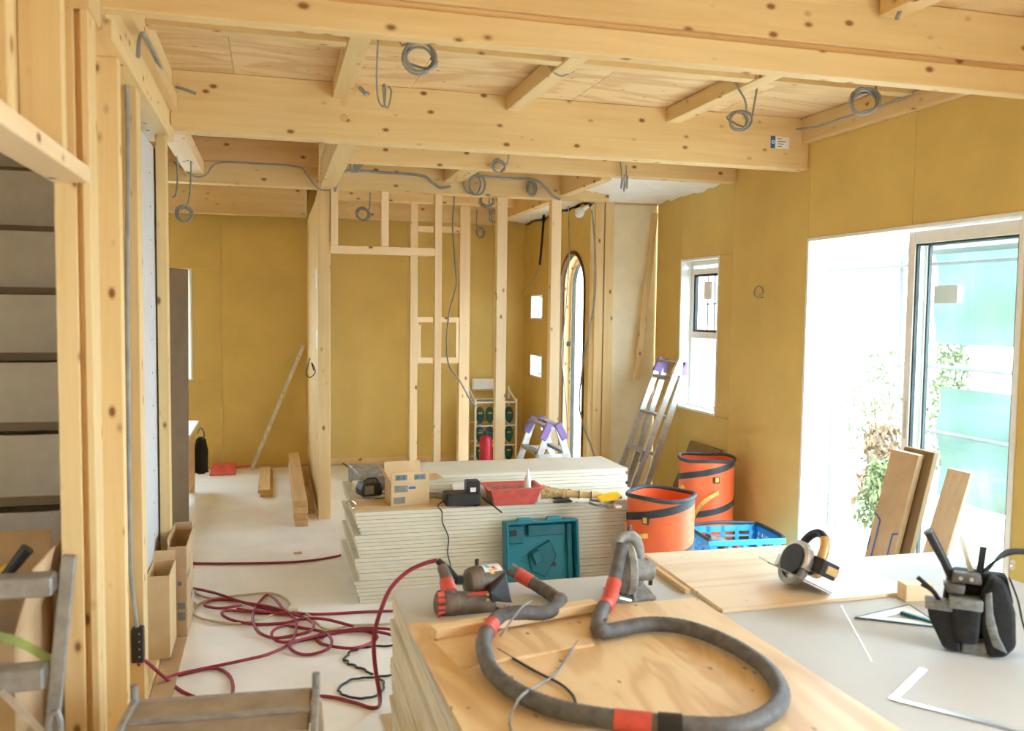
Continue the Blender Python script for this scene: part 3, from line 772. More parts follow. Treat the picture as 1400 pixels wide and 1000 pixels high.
# red tray with contents
tp = PZ(706, 692, T1)
tr = thing('red_tray', 'dusty red plastic tray holding screws on the plasterboard stack', 'tray', (tp.x, tp.y, T1), (0, 0, math.radians(-1)))
def frustum_tray(w0, d0, w1, d1, h, t, cy):
    o0 = [(-w0/2, cy-d0/2), (w0/2, cy-d0/2), (w0/2, cy+d0/2), (-w0/2, cy+d0/2)]
    o1 = [(-w1/2, cy-d1/2), (w1/2, cy-d1/2), (w1/2, cy+d1/2), (-w1/2, cy+d1/2)]
    i0 = [(x*(1-2*t/w0), cy+(y-cy)*(1-2*t/d0)) for x, y in o0]; i1 = [(x*(1-2*t/w1), cy+(y-cy)*(1-2*t/d1)) for x, y in o1]
    vs = [(x, y, 0) for x, y in o0]+[(x, y, h) for x, y in o1]+[(x, y, t) for x, y in i0]+[(x, y, h) for x, y in i1]
    fs = [(0, 3, 2, 1), (8, 9, 10, 11)]
    for i in range(4):
        j = (i+1) % 4; fs += [(i, j, 4+j, 4+i), (8+i, 12+i, 12+j, 8+j), (4+i, 4+j, 12+j, 12+i)]
    return MB().add(vs, fs)
frustum_tray(.235, .16, .30, .20, .095, .006, .10).build('body', M_redplastic, tr, .003)
rim = MB().ring([(-.165, -.015), (.165, -.015), (.165, .215), (-.165, .215)], [(-.145, .005), (.145, .005), (.145, .195), (-.145, .195)], .092, .099)
rim.build('rim', M_redplastic, tr, .002)
fill = MB(); r2 = random.Random(4)
for k in range(120):
    x, y = r2.uniform(-.12, .12), r2.uniform(.03, .17); a = r2.uniform(0, 2*PI); z = .070+r2.uniform(0, .012)
    fill.cyl((x, y, z), (x+.02*math.cos(a), y+.02*math.sin(a), z+r2.uniform(-.004, .008)), .0022, None, 5)
fill.box(-.13, .13, .02, .18, .01, .068)
tag(fill.build('screws', M_dust, tr), None, None, None, 'stuff')
gb = thing('glue_bottle', 'small white glue bottle standing in the red tray', 'bottle', (tp.x+.085, tp.y+.07, T1+.085))
MB().lathe([(.0, 0), (.018, 0), (.019, .005), (.019, .055), (.012, .068), (.009, .07), (.006, .10), (.004, .105)], 16).build('bottle', M_white, gb, smooth=True)
sb = thing('scissors', 'black-handled scissors beside the red tray', 'scissors', (tp.x+.22, tp.y+.02, T1))
for s in (-1, 1):
    MB().tube(smooth_path([(.0, .0, .008), (.05, .022*s+.01, .008), (.10, .022*s+.01, .008), (.112, .012*s+.01, .008), (.10, .004*s+.01, .008), (.05, .006*s+.01, .008)], 6, True), .005, 6, True).build('handle', M_black, sb, smooth=True)
    MB().bar((.0, .002*s, .008), (-.11, .006*s, .008), .012, .003).build('blade', M_steel, sb)
tk = thing('black_clamp', 'small black spring clamp behind the scissors', 'clamp', (tp.x+.26, tp.y+.10, T1), (0, 0, .2))
MB().prism([(0, 0), (.10, 0), (.115, .05), (.09, .045), (.06, .02), (.02, .03)], -.02, .02, RX90 @ TR(0, 0, -.02)).build('jaw', M_black, tk, .003)
MB().cyl((.05, -.01, .03), (.05, .05, .03), .012, None, 12).build('pivot', M_dust, tk)
# hand brush with bamboo handle
h0 = PZ(744, 678, T1+.05); h1 = PZ(827, 684, T1+.03); d = (h1-h0)
br = thing('hand_brush', 'hand brush with bamboo handle and brown bristles lying on the plasterboard stack', 'brush', h0-Vector((0, 0, .05)))
h0 = h0+Vector((0, .05, .012)); h1 = h1+Vector((0, .05, .012)); d = h1-h0
prof = [h0+d*f for f in (0, .18, .36)]
MB().tube(prof, [.042, .030, .020], 14).build('bristles', M_bristle, br, smooth=True, world=True)
hd = MB().tube([h0+d*f for f in (.34, .38, .42, .6, .62, .64, .80, .82, .84, 1.0)], [.024, .027, .022, .019, .023, .019, .018, .022, .017, .015], 12).build('handle', M_brush, br, smooth=True, world=True)
for f in (.40, .62, .82): MB().tube([h0+d*(f-.008), h0+d*(f+.008)], .0245, 12).build('binding', M_brownframe, hd, world=True)
# yellow tool
yk = thing('yellow_scraper', 'bright yellow plastic scraper with maroon grip on the plasterboard stack', 'scraper', PZ(840, 678, T1))
q = [PZ(816, 681, T1+.02), PZ(838, 690, T1+.02)]
MB().bar(PZ(812, 674, T1+.05), PZ(836, 681, T1+.04), .035, .012).build('arm', M_yellow, yk, .003, world=True)
MB().bar(PZ(826, 681, T1+.035), PZ(840, 685, T1+.028), .03, .02).build('grip', M_maroon, yk, .005, world=True)
c = PZ(838, 681, T1+.05)
MB().prism([(-.07, -.03), (.03, -.045), (.065, -.02), (.07, .03), (.03, .05), (-.07, .03)], 0, .012, TR(c.x, c.y+.05, c.z-.012, .25, -.15, .1)).build('blade', M_yellow, yk, .004, world=True)
# pliers and small brush
pl = thing('pliers', 'steel pliers lying in front of the hand brush', 'pliers', PZ(815, 690, T1))
for s in (-1, 1):
    MB().tube(smooth_path([PZ(806, 686+s*2, T1+.012), PZ(815, 688+s*3, T1+.012), PZ(828, 689+s*3, T1+.012), PZ(838, 689+s*1.5, T1+.012)]), .007, 8).build('handle', M_dust, pl, smooth=True, world=True)
MB().bar(PZ(806, 686, T1+.012), PZ(788, 687, T1+.012), .018, .012).build('jaw', M_steel, pl, .003, world=True)
pb2 = thing('paint_brush', 'small paint brush with a brown block beside the orange bin', 'brush', PZ(840, 687, T1))
MB().bar(PZ(829, 693, T1+.012), PZ(839, 693, T1+.012), .03, .018).build('block', M_card2, pb2, .002, world=True)
MB().bar(PZ(840, 693, T1+.012), PZ(848, 692, T1+.012), .032, .016).build('bristles', M_paper, pb2, .002, world=True)
tag(MB().cyl(PZ(812, 677, T1+.012), PZ(850, 680, T1+.012), .010, None, 10).build('marker_pen', M_tealdark, None, .002), 'dark teal marker pen under the yellow scraper', 'pen')
tag(MB().cyl(PZ(770, 690, T1+.006), PZ(806, 690.5, T1+.006), .005, None, 8).build('steel_rod', M_steel, None), 'thin steel rod lying before the bamboo brush', 'rod')
tag(MB().tube(smooth_path([PZ(472, 690, TH+.004), PZ(480, 685, TH+.004), PZ(487, 690, TH+.004), PZ(482, 695, TH+.004)], 6, True), .003, 6, True).build('steel_ring', M_steel, None, smooth=True), 'small steel ring lying at the front corner of the brown panel', 'ring')

# teal tool case half leaning against the stack
tcx = PY(738, 712, 4.63); wcs = .42
tc = thing('tool_case', 'empty teal tool case half leaning against the plasterboard stack', 'tool case', (tcx.x, 4.615, .0035), (math.radians(-8), 0, 0))
H = .425
shell = MB(); oc = [(-wcs/2, 0), (wcs/2, 0), (wcs/2, H), (-wcs/2, H)]; ic = [(-wcs/2+.014, .014), (wcs/2-.014, .014), (wcs/2-.014, H-.014), (-wcs/2+.014, H-.014)]
shell.ring(oc, ic, 0, .10, RX90); shell.box(-wcs/2, wcs/2, -.012, 0, 0, H)
MT = None
shell.build('shell', M_teal, tc, .006)
ins = MB()
ins.box(-.19, -.10, -.06, -.012, .03, .10).box(-.19, -.10, -.06, -.012, .30, .40).box(.16, .19, -.05, -.012, .04, .40)
ins.box(-.07, .15, -.045, -.012, .335, .40)
ins.prism([(-.07, .24), (.06, .31), (.10, .22), (.03, .10), (-.05, .14)], .012, .03, RX90)
ins.prism([(-.055, .24), (-.01, .265), (.02, .20), (-.03, .175)], .03, .055, RX90)
ins.box(-.10, .15, -.035, -.012, .02, .06)
ins.build('moulded_insert', M_tealdark, tc, .006)
for x in (-.15, -.15): pass
for (x, z) in ((-.16, .36), (-.16, .07)): box('clip_recess', x-.02, x+.02, -.066, -.060, z-.015, z+.015, M_black, tc, .002, world=False)
MB().cyl((.085, -.025, .17), (.085, -.012, .17), .012, None, 14).build('screw_boss', M_maroon, tc)
for x in (-.10, .07):
    MB().prism([(-.045, 0), (.045, 0), (.038, .018), (.02, .02), (-.02, .02), (-.038, .018)], 0, .03, TR(x, -.06, H) @ RX90).build('hinge', M_teal, tc, .002)

# ================================================================== orange pop-up bins
def bin_(name_label, c, R, Hh, rz, lean=0):
    t = thing('pop_up_bin', name_label, 'bin', c, (0, 0, rz))
    b = MB().lathe([(R*.98, .006), (R, .02), (R, Hh*.5), (R*.995, Hh)], 40, cap1=False, cap0=True).lathe([(R-.006, .02), (R-.006, Hh*.5), (R-.008, Hh)], 40, cap0=True, cap1=False)
    b.build('body', M_orange, t, smooth=True)
    MB().tube([(R*math.cos(a), R*math.sin(a), Hh+.006*math.sin(3*a)) for a in [2*PI*i/40 for i in range(40)]], .012, 8, True).build('rim', M_darkband, t, smooth=True)
    MB().tube([(R*math.cos(a), R*math.sin(a), .014) for a in [2*PI*i/40 for i in range(40)]], .010, 8, True).build('foot_ring', M_darkband, t, smooth=True)
    PHASE = -rz; sp = MB(); n = 110; vs = []; fs = []
    for i in range(n+1):
        a = -PI/2+.9+PHASE-2*PI*2.0*i/n; z = Hh-.012-(Hh-.05)*i/n
        for dz in (.021, -.021): vs.append(((R+.003)*math.cos(a), (R+.003)*math.sin(a), max(.012, min(Hh, z+dz))))
        for dz in (-.021, .021): vs.append(((R-.001)*math.cos(a), (R-.001)*math.sin(a), max(.012, min(Hh, z+dz))))
    for i in range(n):
        k = 4*i
        for j in range(4): fs.append((k+j, k+(j+1) % 4, k+4+(j+1) % 4, k+4+j))
    sp.add(vs, fs).build('spiral_binding', M_darkband, t, smooth=True, angle=60)
    # webbing handle and buckle towards local -Y
    hs = []
    for f in range(9):
        u = f/8; a = -PI/2+.30-.85*u; z = Hh*.66-.30*Hh*u*u; q = R+.008+.035*math.sin(PI*u)
        hs.append((q*math.cos(a), q*math.sin(a), z))
    m = MB()
    for i in range(8): m.bar(hs[i], hs[i+1], .004, .026, (0, 0, 1))
    m.build('carry_strap', M_strap, t)
    hs2 = [(-p[0]*.9-.05, -p[1]*.2, p[2]+.05) for p in hs]
    hs3 = []
    for f in range(9):
        u = f/8; a = PI+.55-.9*u; z = Hh*.70-.55*Hh*u; q = R+.006+.03*math.sin(PI*u); hs3.append((q*math.cos(a), q*math.sin(a), z))
    m = MB()
    for i in range(8): m.bar(hs3[i], hs3[i+1], .004, .026, (0, 0, 1))
    m.build('carry_strap', M_strap, t)
    a = -PI/2+.22; p = Vector(((R+.006)*math.cos(a), (R+.006)*math.sin(a), Hh*.80))
    MB().box(-.02, .02, -.008, .006, -.02, .02, TR(p.x, p.y, p.z, 0, 0, a+PI/2)).build('buckle', M_black, t, .003)
    MB().box(-.012, .012, -.011, -.008, -.014, .018, TR(p.x, p.y, p.z, 0, 0, a+PI/2)).build('buckle_webbing', M_strap, t)
    return t
R1 = .188
bin_('tall orange pop-up bin with dark spiral binding beside the blue basket', (2.88, 5.42, .002), .187, .60, math.radians(-20))
bin_('orange pop-up bin with dark rim standing against the plasterboard stack', (2.105, 4.485, .002), R1, .575, math.radians(-62))

# blue basket with tool inside
bk = thing('plastic_basket', 'bright blue slotted plastic basket with dark handles beside the orange bin', 'basket', (2.72, 4.60, .002), (0, 0, math.radians(-4)))
BW, BD, BH, ins_ = .47, .34, .25, .035
def slotted(p00, p10, p01, p11, cols, rows, th, nrm):
    """wall between bottom edge p00-p10 and top edge p01-p11 with slots"""
    m = MB()
    def P(u, v): return (p00.lerp(p10, u)).lerp(p01.lerp(p11, u), v)
    def pan(u0, u1, v0, v1):
        q = [P(u0, v0), P(u1, v0), P(u1, v1), P(u0, v1)]; m.hexa(q, [x+nrm*th for x in q])
    us = [0, .10]; 
    vb = [0, .10]
    hw = .80/rows
    for r in range(rows+1): 
        v0 = .10+r*hw-.045 if r else 0; v1 = .10+r*hw+.005 if r < rows else 1
        pan(0, 1, max(0, v0), v1)
    uw = .84/cols
    for c_ in range(cols+1):
        u0 = .08+c_*uw-.035 if c_ else 0; u1 = .08+c_*uw+.02 if c_ < cols else 1
        pan(max(0, u0), u1, 0, 1)
    return m
V = Vector
b_ = [V((-BW/2+ins_, ins_, 0)), V((BW/2-ins_, ins_, 0)), V((BW/2-ins_, BD-ins_, 0)), V((-BW/2+ins_, BD-ins_, 0))]
t_ = [V((-BW/2, 0, BH)), V((BW/2, 0, BH)), V((BW/2, BD, BH)), V((-BW/2, BD, BH))]
for i, (cols, nrm) in enumerate(((4, V((0, 1, 0))), (5, V((-1, 0, 0))), (4, V((0, -1, 0))), (5, V((1, 0, 0))))):
    j = (i+1) % 4
    slotted(b_[i], b_[j], t_[i], t_[j], cols, 6, .004, nrm).build('slotted_side', M_blue, bk)
MB().box(-BW/2+ins_, BW/2-ins_, ins_, BD-ins_, 0, .005).build('bottom', M_blue, bk)
MB().ring([(-BW/2-.014, -.014), (BW/2+.014, -.014), (BW/2+.014, BD+.014), (-BW/2-.014, BD+.014)], [(-BW/2, 0), (BW/2, 0), (BW/2, BD), (-BW/2, BD)], BH-.03, BH).build('rim', M_blue, bk, .003)
for s in (-1, 1):
    MB().tube(smooth_path([(s*BW/2, -.008, BH+.006), (s*(BW/2+.008), .06, BH+.009), (s*(BW/2+.008), BD-.06, BH+.009), (s*BW/2, BD+.008, BH+.006)], 4), .011, 8).build('side_handle', M_darkband, bk, smooth=True)
MB().tube(smooth_path([(-BW/2, BD+.01, BH+.006), (0, BD+.012, BH+.02), (BW/2, BD+.01, BH+.006)], 5), .010, 8).build('side_handle', M_darkband, bk, smooth=True)
bt = thing('angle_grinder', 'dark dusty angle grinder lying in the blue basket', 'power tool', (2.62, 4.80, .20), (.2, .3, .5))
MB().cyl((-.09, 0, 0), (.07, 0, 0), .030, .034, 16).build('motor', M_dustpl, bt, .004, smooth=True)
MB().cyl((.10, 0, .02), (.10, 0, -.03), .03, .034, 16).build('gear_head', M_dust, bt, .004, smooth=True)
MB().cyl((.10, 0, -.030), (.10, 0, -.036), .06, None, 24).build('disc', M_black, bt)
MB().tube(smooth_path([(.09, -.03, 0), (.09, -.09, .01), (.09, -.12, .012)]), .013, 10).build('side_handle', M_redplastic, bt, smooth=True)

# leaning brown board behind the bins
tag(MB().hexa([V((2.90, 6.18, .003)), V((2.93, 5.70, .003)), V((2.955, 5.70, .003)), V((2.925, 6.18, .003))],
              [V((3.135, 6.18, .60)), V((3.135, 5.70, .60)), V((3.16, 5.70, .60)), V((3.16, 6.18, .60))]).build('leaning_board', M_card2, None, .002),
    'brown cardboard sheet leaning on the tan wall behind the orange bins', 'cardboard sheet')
# black tool case / saw handle behind bin
bs = thing('black_sander', 'black power tool with tubular handle on the floor below the leaning ladder', 'power tool', (2.72, 6.02, .003), (0, 0, -.2))
MB().box(-.13, .10, -.09, .09, 0, .16).build('body', M_black, bs, .02, seg=2)
MB().tube(smooth_path([(-.02, -.06, .15), (-.02, -.06, .26), (.04, -.05, .28), (.16, -.05, .28), (.20, -.05, .25), (.20, -.05, .12)], 6), .016, 10).build('handle', M_darkband, bs, smooth=True)
MB().cyl((-.02, -.06, .28), (-.02, -.06, .31), .012, None, 10).build('knob', M_strap, bs)

# ================================================================== ladders
def ladder_leaning():
    t = thing('stepladder', 'folded aluminium stepladder with purple caps leaning on the tan window wall', 'ladder', (2.8, 6.43, .003))
    def rail(y, xb, xt, zt): MB().bar((xb, y, .004), (xt, y, zt), .022, .05, (1, 0, 0)).build('rail', M_alu, t, .002, world=True)
    f0, f1, ztp = 2.62, 3.07, 1.20
    for y in (6.27, 6.62): rail(y, f0, f1, ztp); rail(y, f0+.12, f1+.055, ztp-.04)
    for off, zz in ((0, 0), (.1, -.02)):
        for k in range(4):
            u = (.18+.24*k); x = f0+(f1-f0)*u+off*(1-u*.5); z = ztp*u+zz
            MB().bar((x, 6.281, z), (x, 6.609, z), .045, .022, (0, 0, 1)).build('rung', M_alu_dull, t, .002, world=True)
    for y in (6.27, 6.62):
        MB().bar((f1-.03, y, ztp-.09), (f1+.025, y, ztp+.02), .03, .075, (1, 0, 0)).build('hinge_cap', M_alu if y < 6.5 else M_purple, t, .006, world=True)
        MB().bar((f1+.05, y, ztp-.10), (f1+.045, y, ztp+.015), .03, .05, (1, 0, 0)).build('hinge_cap', M_purple, t, .006, world=True)
    MB().bar((f1+.0, 6.285, ztp+.0), (f1+.0, 6.605, ztp+.0), .05, .02).build('top_step', M_alu_dull, t, .002, world=True)
    for u in (.36,): MB().bar((f0+.45*u-.028, 6.257, ztp*u), (f0+.45*(u+.07)-.028, 6.257, ztp*(u+.07)), .003, .02, (1, 0, 0)).build('sticker', M_greyprint, t, world=True)
ladder_leaning()
def ladder_open():
    cx, yn, yf, zt = 2.035, 5.86, 6.26, .80
    cx = PY(757, 572, yn).x
    t = thing('stepladder', 'open aluminium stepladder with purple hinge caps behind the plasterboard stack', 'ladder', (cx, (yn+yf)/2, .003))
    for y in (yn, yf):
        g = .03 if y == yn else 0
        for s in (-1, 1):
            MB().bar((cx+s*.30, y, .004), (cx+s*.035, y, zt-.03), .024, .048, (1, 0, 0)).build('rail', M_alu, t, .002, world=True)
            MB().bar((cx+s*.085, y-.003, zt-.11), (cx+s*.025, y-.003, zt+.005), .03, .055, (1, 0, 0)).build('hinge_cap', M_purple, t, .006, world=True)
            box('foot', cx+s*.30-.03, cx+s*.30+.03, y-.018, y+.018, .0, .03, M_black, t, .004)
        MB().bar((cx-.115, y-.02, zt-.225), (cx+.115, y-.02, zt-.225), .006, .03).build('spreader', M_alu, t, world=True)
        MB().cyl((cx-.012, y-.02, zt-.03), (cx-.012, y+.015, zt-.03), .012, None, 12).build('hinge_pin', M_steel, t, world=True)
    for s in (-1, 1):
        for k in range(3):
            u = .22+.26*k; x = cx+s*(.30-.265*u); z = zt*u
            MB().bar((x, yn+.012, z), (x, yf-.012, z), .055, .024).build('rung', M_alu_dull, t, .002, world=True)
        MB().bar((cx+s*.045, yn+.012, zt-.02), (cx+s*.045, yf-.012, zt-.02), .05, .02).build('top_step', M_alu_dull, t, .002, world=True)
ladder_open()

# ================================================================== shoe rack, slippers, extinguisher
rx0, rx1, ry0, ry1, rzt = 1.98, 2.41, 8.62, 8.93, .66
sr = thing('shoe_rack', 'white tubular shoe rack against the far wall behind the studs', 'rack', ((rx0+rx1)/2, 8.78, .003))
for x in (rx0, rx1):
    MB().tube(smooth_path([(x, ry0, .003), (x, ry0, rzt-.02), (x, ry0+.03, rzt+.01), (x, ry1-.02, rzt+.09), (x, ry1, rzt+.08), (x, ry1, .003)], 4), .011, 8).build('side_frame', M_white, sr, smooth=True, world=True)
for k, z in enumerate((.06, .22, .42, rzt)):
    MB().cyl((rx0, ry0, z), (rx1, ry0, z), .008, None, 8).build('cross_bar', M_white, sr, smooth=True, world=True)
    MB().cyl((rx0, ry1, z), (rx1, ry1, z), .008, None, 8).build('cross_bar', M_white, sr, smooth=True, world=True)
box('top_shelf', rx0, rx1, ry0+.01, ry1-.01, rzt-.012, rzt, M_dust, sr)
def slipper():
    m = MB(); o = []
    for i in range(20):
        a = 2*PI*i/20; o.append((.044*math.cos(a)*(1+.12*math.sin(a)), .085+.085*math.sin(a)))
    m.prism(o, 0, .018, RX90)
    return m
SL = slipper().build('slipper', M_olive, None, .005, seg=2, keep_origin=True)
first = True
for zc, rown in ((.425, 'middle'), (.225, 'low'), (.04, 'bottom')):
    for k in range(4):
        o = SL if first else SL.copy()
        if not first: COL.objects.link(o)
        o.location = (rx0+.06+k*.102, ry0+.045, zc+.014); o.rotation_euler = (-.12, 0, 0)
        tag(o, 'dark green slipper on the %s bar of the shoe rack' % rown, 'slipper', 'slippers on the %s bar of the shoe rack' % rown)
        if first: first = False
        l = MB().box(-.02, .02, -.0235, -.019, .10, .112).build('badge', M_strap, o)
tag(box('white_board', rx0+.05, rx1-.05, 8.995, 9.010, .76, .87, M_white, None), 'narrow white board against the wall above the shoe rack', 'board')
bb = tag(MB().hexa([V((rx0+.06, 8.96, .75)), V((rx1-.06, 8.96, .75)), V((rx1-.06, 8.98, .75)), V((rx0+.06, 8.98, .75))], [V((rx0+.06, 9.02, .751)), V((rx1-.06, 9.02, .751)), V((rx1-.06, 9.035, .751)), V((rx0+.06, 9.035, .751))]).build('ledge_board', M_white, None), 'white ledge under the narrow white board', 'ledge')
ex = PY(664, 640, 8.25)
fe = thing('fire_extinguisher', 'red fire extinguisher standing beside the shoe rack', 'fire extinguisher', (ex.x, 8.25, .003))
MB().lathe([(.055, 0), (.062, .01), (.062, .325), (.055, .350), (.036, .368), (.018, .372), (.018, .385)], 24).build('cylinder', M_redpaint, fe, smooth=True, angle=60)
MB().cyl((0, 0, .38), (0, 0, .425), .022, None, 14).build('valve', M_black, fe)
for dz in (.415, .445): MB().bar((.02, -.01, dz), (-.085, -.04, dz+.022), .022, .009).build('lever', M_black, fe, .001)
MB().tube(smooth_path([(.02, 0, .41), (.07, -.01, .40), (.085, -.01, .34), (.075, -.01, .2), (.07, -.01, .1)]), .009, 8).build('hose', M_black, fe, smooth=True)
lb = MB(); 
for i in range(6):
    a0, a1 = -PI/2-.75+.2*i, -PI/2-.75+.2*(i+1); r = .0608
    lb.add([(r*math.cos(a0), r*math.sin(a0), .06), (r*math.cos(a1), r*math.sin(a1), .06), (r*math.cos(a1), r*math.sin(a1), .27), (r*math.cos(a0), r*math.sin(a0), .27)], [(0, 1, 2, 3)]) if i < 3 else None
lb.build('label', M_paper, fe)

# ================================================================== hall: lumber, level, dustpan, bench
def lumber(label, x0, x1, y0, y1, z0, z1, group, rz=0):
    o = tag(box('lumber', x0, x1, y0, y1, z0, z1, rough_pine[1], None, .003), label, 'lumber', group); return o
LG = 'square timbers stacked by the corner post'
for k in range(4):
    j = (.004, -.003, .002, 0)[k]
    lumber('square timber in the tall stack beside the corner post', .148+j, .243+j, 6.50+.012*(k % 2), 8.72, .004+k*.0475, .0505+k*.0475, LG)
for k in range(2): 
    lumber('short timber in the small pile on the hall floor', -.122+.0*k+(.02 if k == 0 else 0), -.022+(.02 if k == 0 else 0), 7.60-.02*k, 8.68, .004+k*.032, .035+k*.032, 'short timbers in the hall')
lumber('thin timber lying along the foot of the partition wall', .262, .312, 6.9, 8.85, .004, .03, None)
a, b = V((-.20, 8.90, .012)), PY(418, 473, 9.0)
lv = thing('spirit_level', 'long aluminium straightedge leaning across the far hall wall', 'straightedge', a)
LVB = V((.30, 9.02, b.z))
MB().bar(a, LVB, .034, .012, (0, 1, 0)).build('beam', M_alu, lv, .002, world=True)
for f in (.1, .35, .6, .9): 
    p = a.lerp(LVB, f); q = a.lerp(LVB, f+.02); MB().bar(p+V((0, -.007, 0)), q+V((0, -.007, 0)), .004, .012, (0, 1, 0)).build('mark', M_black, lv, world=True)
dpp = PZ(310, 641, .0)
dp = thing('dustpan', 'orange red plastic dustpan lying by the far hall wall', 'dustpan', (-.46, 8.72, .004), (0, 0, 0))
MB().add([(-.12, -.08, 0), (.12, -.08, 0), (.10, .10, 0), (-.12, .10, 0), (-.12, -.08, .012), (.12, -.08, .012), (.115, .12, .09), (-.10, .12, .09)], [(0, 3, 2, 1), (4, 5, 6, 7), (0, 1, 5, 4), (1, 2, 6, 5), (2, 3, 7, 6), (3, 0, 4, 7)]).build('pan', M_tape, dp, .006)
MB().bar((.11, .05, .05), (.26, .06, .065), .028, .016).build('handle', M_tape, dp, .005)
tag(MB().bar((-.80, 8.80, .014), (-.60, 8.86, .014), .03, .02).build('black_strip', M_black, None, .004), 'black plastic strip on the floor beside the dustpan', 'strip')
# white topped bench in the hall
bx = thing('work_bench', 'small bench with white top in the hall behind the brown panel', 'bench', (-.95, 7.4, 0))
box('top', -1.35, -.615, 6.75, 8.0, .585, .61, M_white, bx, .003)
for x in (-1.3, -.70):
    for y in (6.82, 7.90): box('leg', x, x+.05, y, y+.05, .0035, .585, rough_pine[2], bx)
box('side_panel', -.665, -.645, 6.9, 7.9, .10, .585, rough_pine[1], bx)
tool = thing('black_bag', 'black tool bag hanging on the end of the hall bench', 'bag', (-.60, 7.98, .15))
MB().lathe([(.03, 0), (.055, .03), (.06, .2), (.04, .3), (.02, .32)], 14).build('bag', M_blackf, tool, smooth=True)
MB().tube(smooth_path([(.02, -.03, .3), (.03, -.05, .36), (.0, -.02, .40), (-.03, .0, .35)]), .006, 8).build('strap', M_greyband, tool, smooth=True)

# brown wrapped panel by the left wall
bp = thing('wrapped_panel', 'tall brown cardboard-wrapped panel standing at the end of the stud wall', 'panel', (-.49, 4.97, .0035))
MB().hexa([V((-.60, 4.80, .0035)), V((-.452, 5.10, .0035)), V((-.49, 5.13, .0035)), V((-.64, 4.83, .0035))], [V((-.60, 4.82, 1.80)), V((-.440, 5.12, 1.80)), V((-.478, 5.15, 1.80)), V((-.63, 4.85, 1.80))]).build('panel', M_card_shaded, bp, .003, world=True)
for z in (): MB().hexa([V((-.601, 4.797, z)), V((-.45, 5.10, z)), V((-.448, 5.104, z)), V((-.60, 4.799, z))], [V((-.601, 4.797, z+.05)), V((-.45, 5.10, z+.05)), V((-.448, 5.104, z+.05)), V((-.60, 4.799, z+.05))]).build('packing_tape', M_card, bp, world=True)

# open cartons beside the stud wall
def open_carton(label, loc, w, d, h, rz, mat, flaps=((0, .1), (1, .1), (2, .1), (3, .1)), prints=()):
    t = thing('carton', label, 'carton', loc, (0, 0, rz)); k = .005; m = MB()
    m.box(-w/2, w/2, -d/2, -d/2+k, 0, h).box(-w/2, w/2, d/2-k, d/2, 0, h).box(-w/2, -w/2+k, -d/2+k, d/2-k, 0, h).box(w/2-k, w/2, -d/2+k, d/2-k, 0, h).box(-w/2+k, w/2-k, -d/2+k, d/2-k, 0, k)
    b = m.build('body', mat, t, .001)
    for side, ang in flaps:
        L = .45*min(w, d)
        if side == 0: p, q, ww = V((0, -d/2+.002, h)), V((0, -d/2-L*math.sin(ang), h+L*math.cos(ang))), w-.006
        elif side == 2: p, q, ww = V((0, d/2-.002, h)), V((0, d/2+L*math.sin(ang), h+L*math.cos(ang))), w-.006
        elif side == 1: p, q, ww = V((w/2-.002, 0, h)), V((w/2+L*math.sin(ang), 0, h+L*math.cos(ang))), d-.006
        else: p, q, ww = V((-w/2+.002, 0, h)), V((-w/2-L*math.sin(ang), 0, h+L*math.cos(ang))), d-.006
        MB().bar(p, q, ww, .004, (0, 1, 0) if side in (0, 2) else (1, 0, 0)).build('flap', mat, t)
    for (face, a0, a1, z0, z1, pm) in prints:
        if face == 'f': box('print', a0, a1, -d/2-.0012, -d/2-.0004, z0, z1, pm, b, 0, world=False)
        else: box('print', w/2+.0004, w/2+.0012, a0, a1, z0, z1, pm, b, 0, world=False)
    return t
tag(box('floor_strip', -.487, -.40, 3.0, 4.9, .0035, .014, M_card, None, .001), 'flattened cardboard strip on the floor under the open cartons', 'cardboard sheet')
open_carton('tall open cardboard carton with printed symbols beside the stud wall', (-.443, 4.56, .0145), .085, .34, .44, 0, M_card, ((2, .3), (1, .35), (3, .0)),
            (('f', -.0, .035, .08, .12, M_greyprint), ('f', -.0, .035, .135, .165, M_greyprint), ('f', -.0, .02, .25, .27, M_greyprint), ('s', -.15, -.02, .27, .30, M_greyprint), ('s', .02, .12, .12, .15, M_greyprint)))
open_carton('narrow torn cardboard carton in front of the taller printed carton', (-.490, 4.18, .0455), .098, .26, .37, 0, M_card3, ((2, .25),))

# ================================================================== electric box and conduit on the stud
jb = thing('junction_box', 'black electric box with grey conduit fixed to a stud of the left wall', 'junction box', (-.50, 3.60, .48))
c0 = PY(189, 878, 3.60)
box('box', c0.x-.022, c0.x+.022, 3.572, 3.618, c0.z-.075, c0.z+.06, M_black, jb, .004)
for dz in (-.05, -.02, .01, .04): MB().cyl((c0.x+.008, 3.570, c0.z+dz), (c0.x+.008, 3.573, c0.z+dz), .003, None, 6).build('screw', M_steel, jb, world=True)
zt = PY(173, 110, 3.60).z
MB().tube(smooth_path([V((PY(173, 110, 3.595).x, 3.595, zt))]+[PY(x, y, 3.595) for x, y in ((175, 220), (174, 400), (176, 600), (178, 760), (182, 820), (187, 858))], 8), .0085, 10).build('conduit', M_cable, jb, smooth=True, world=True)

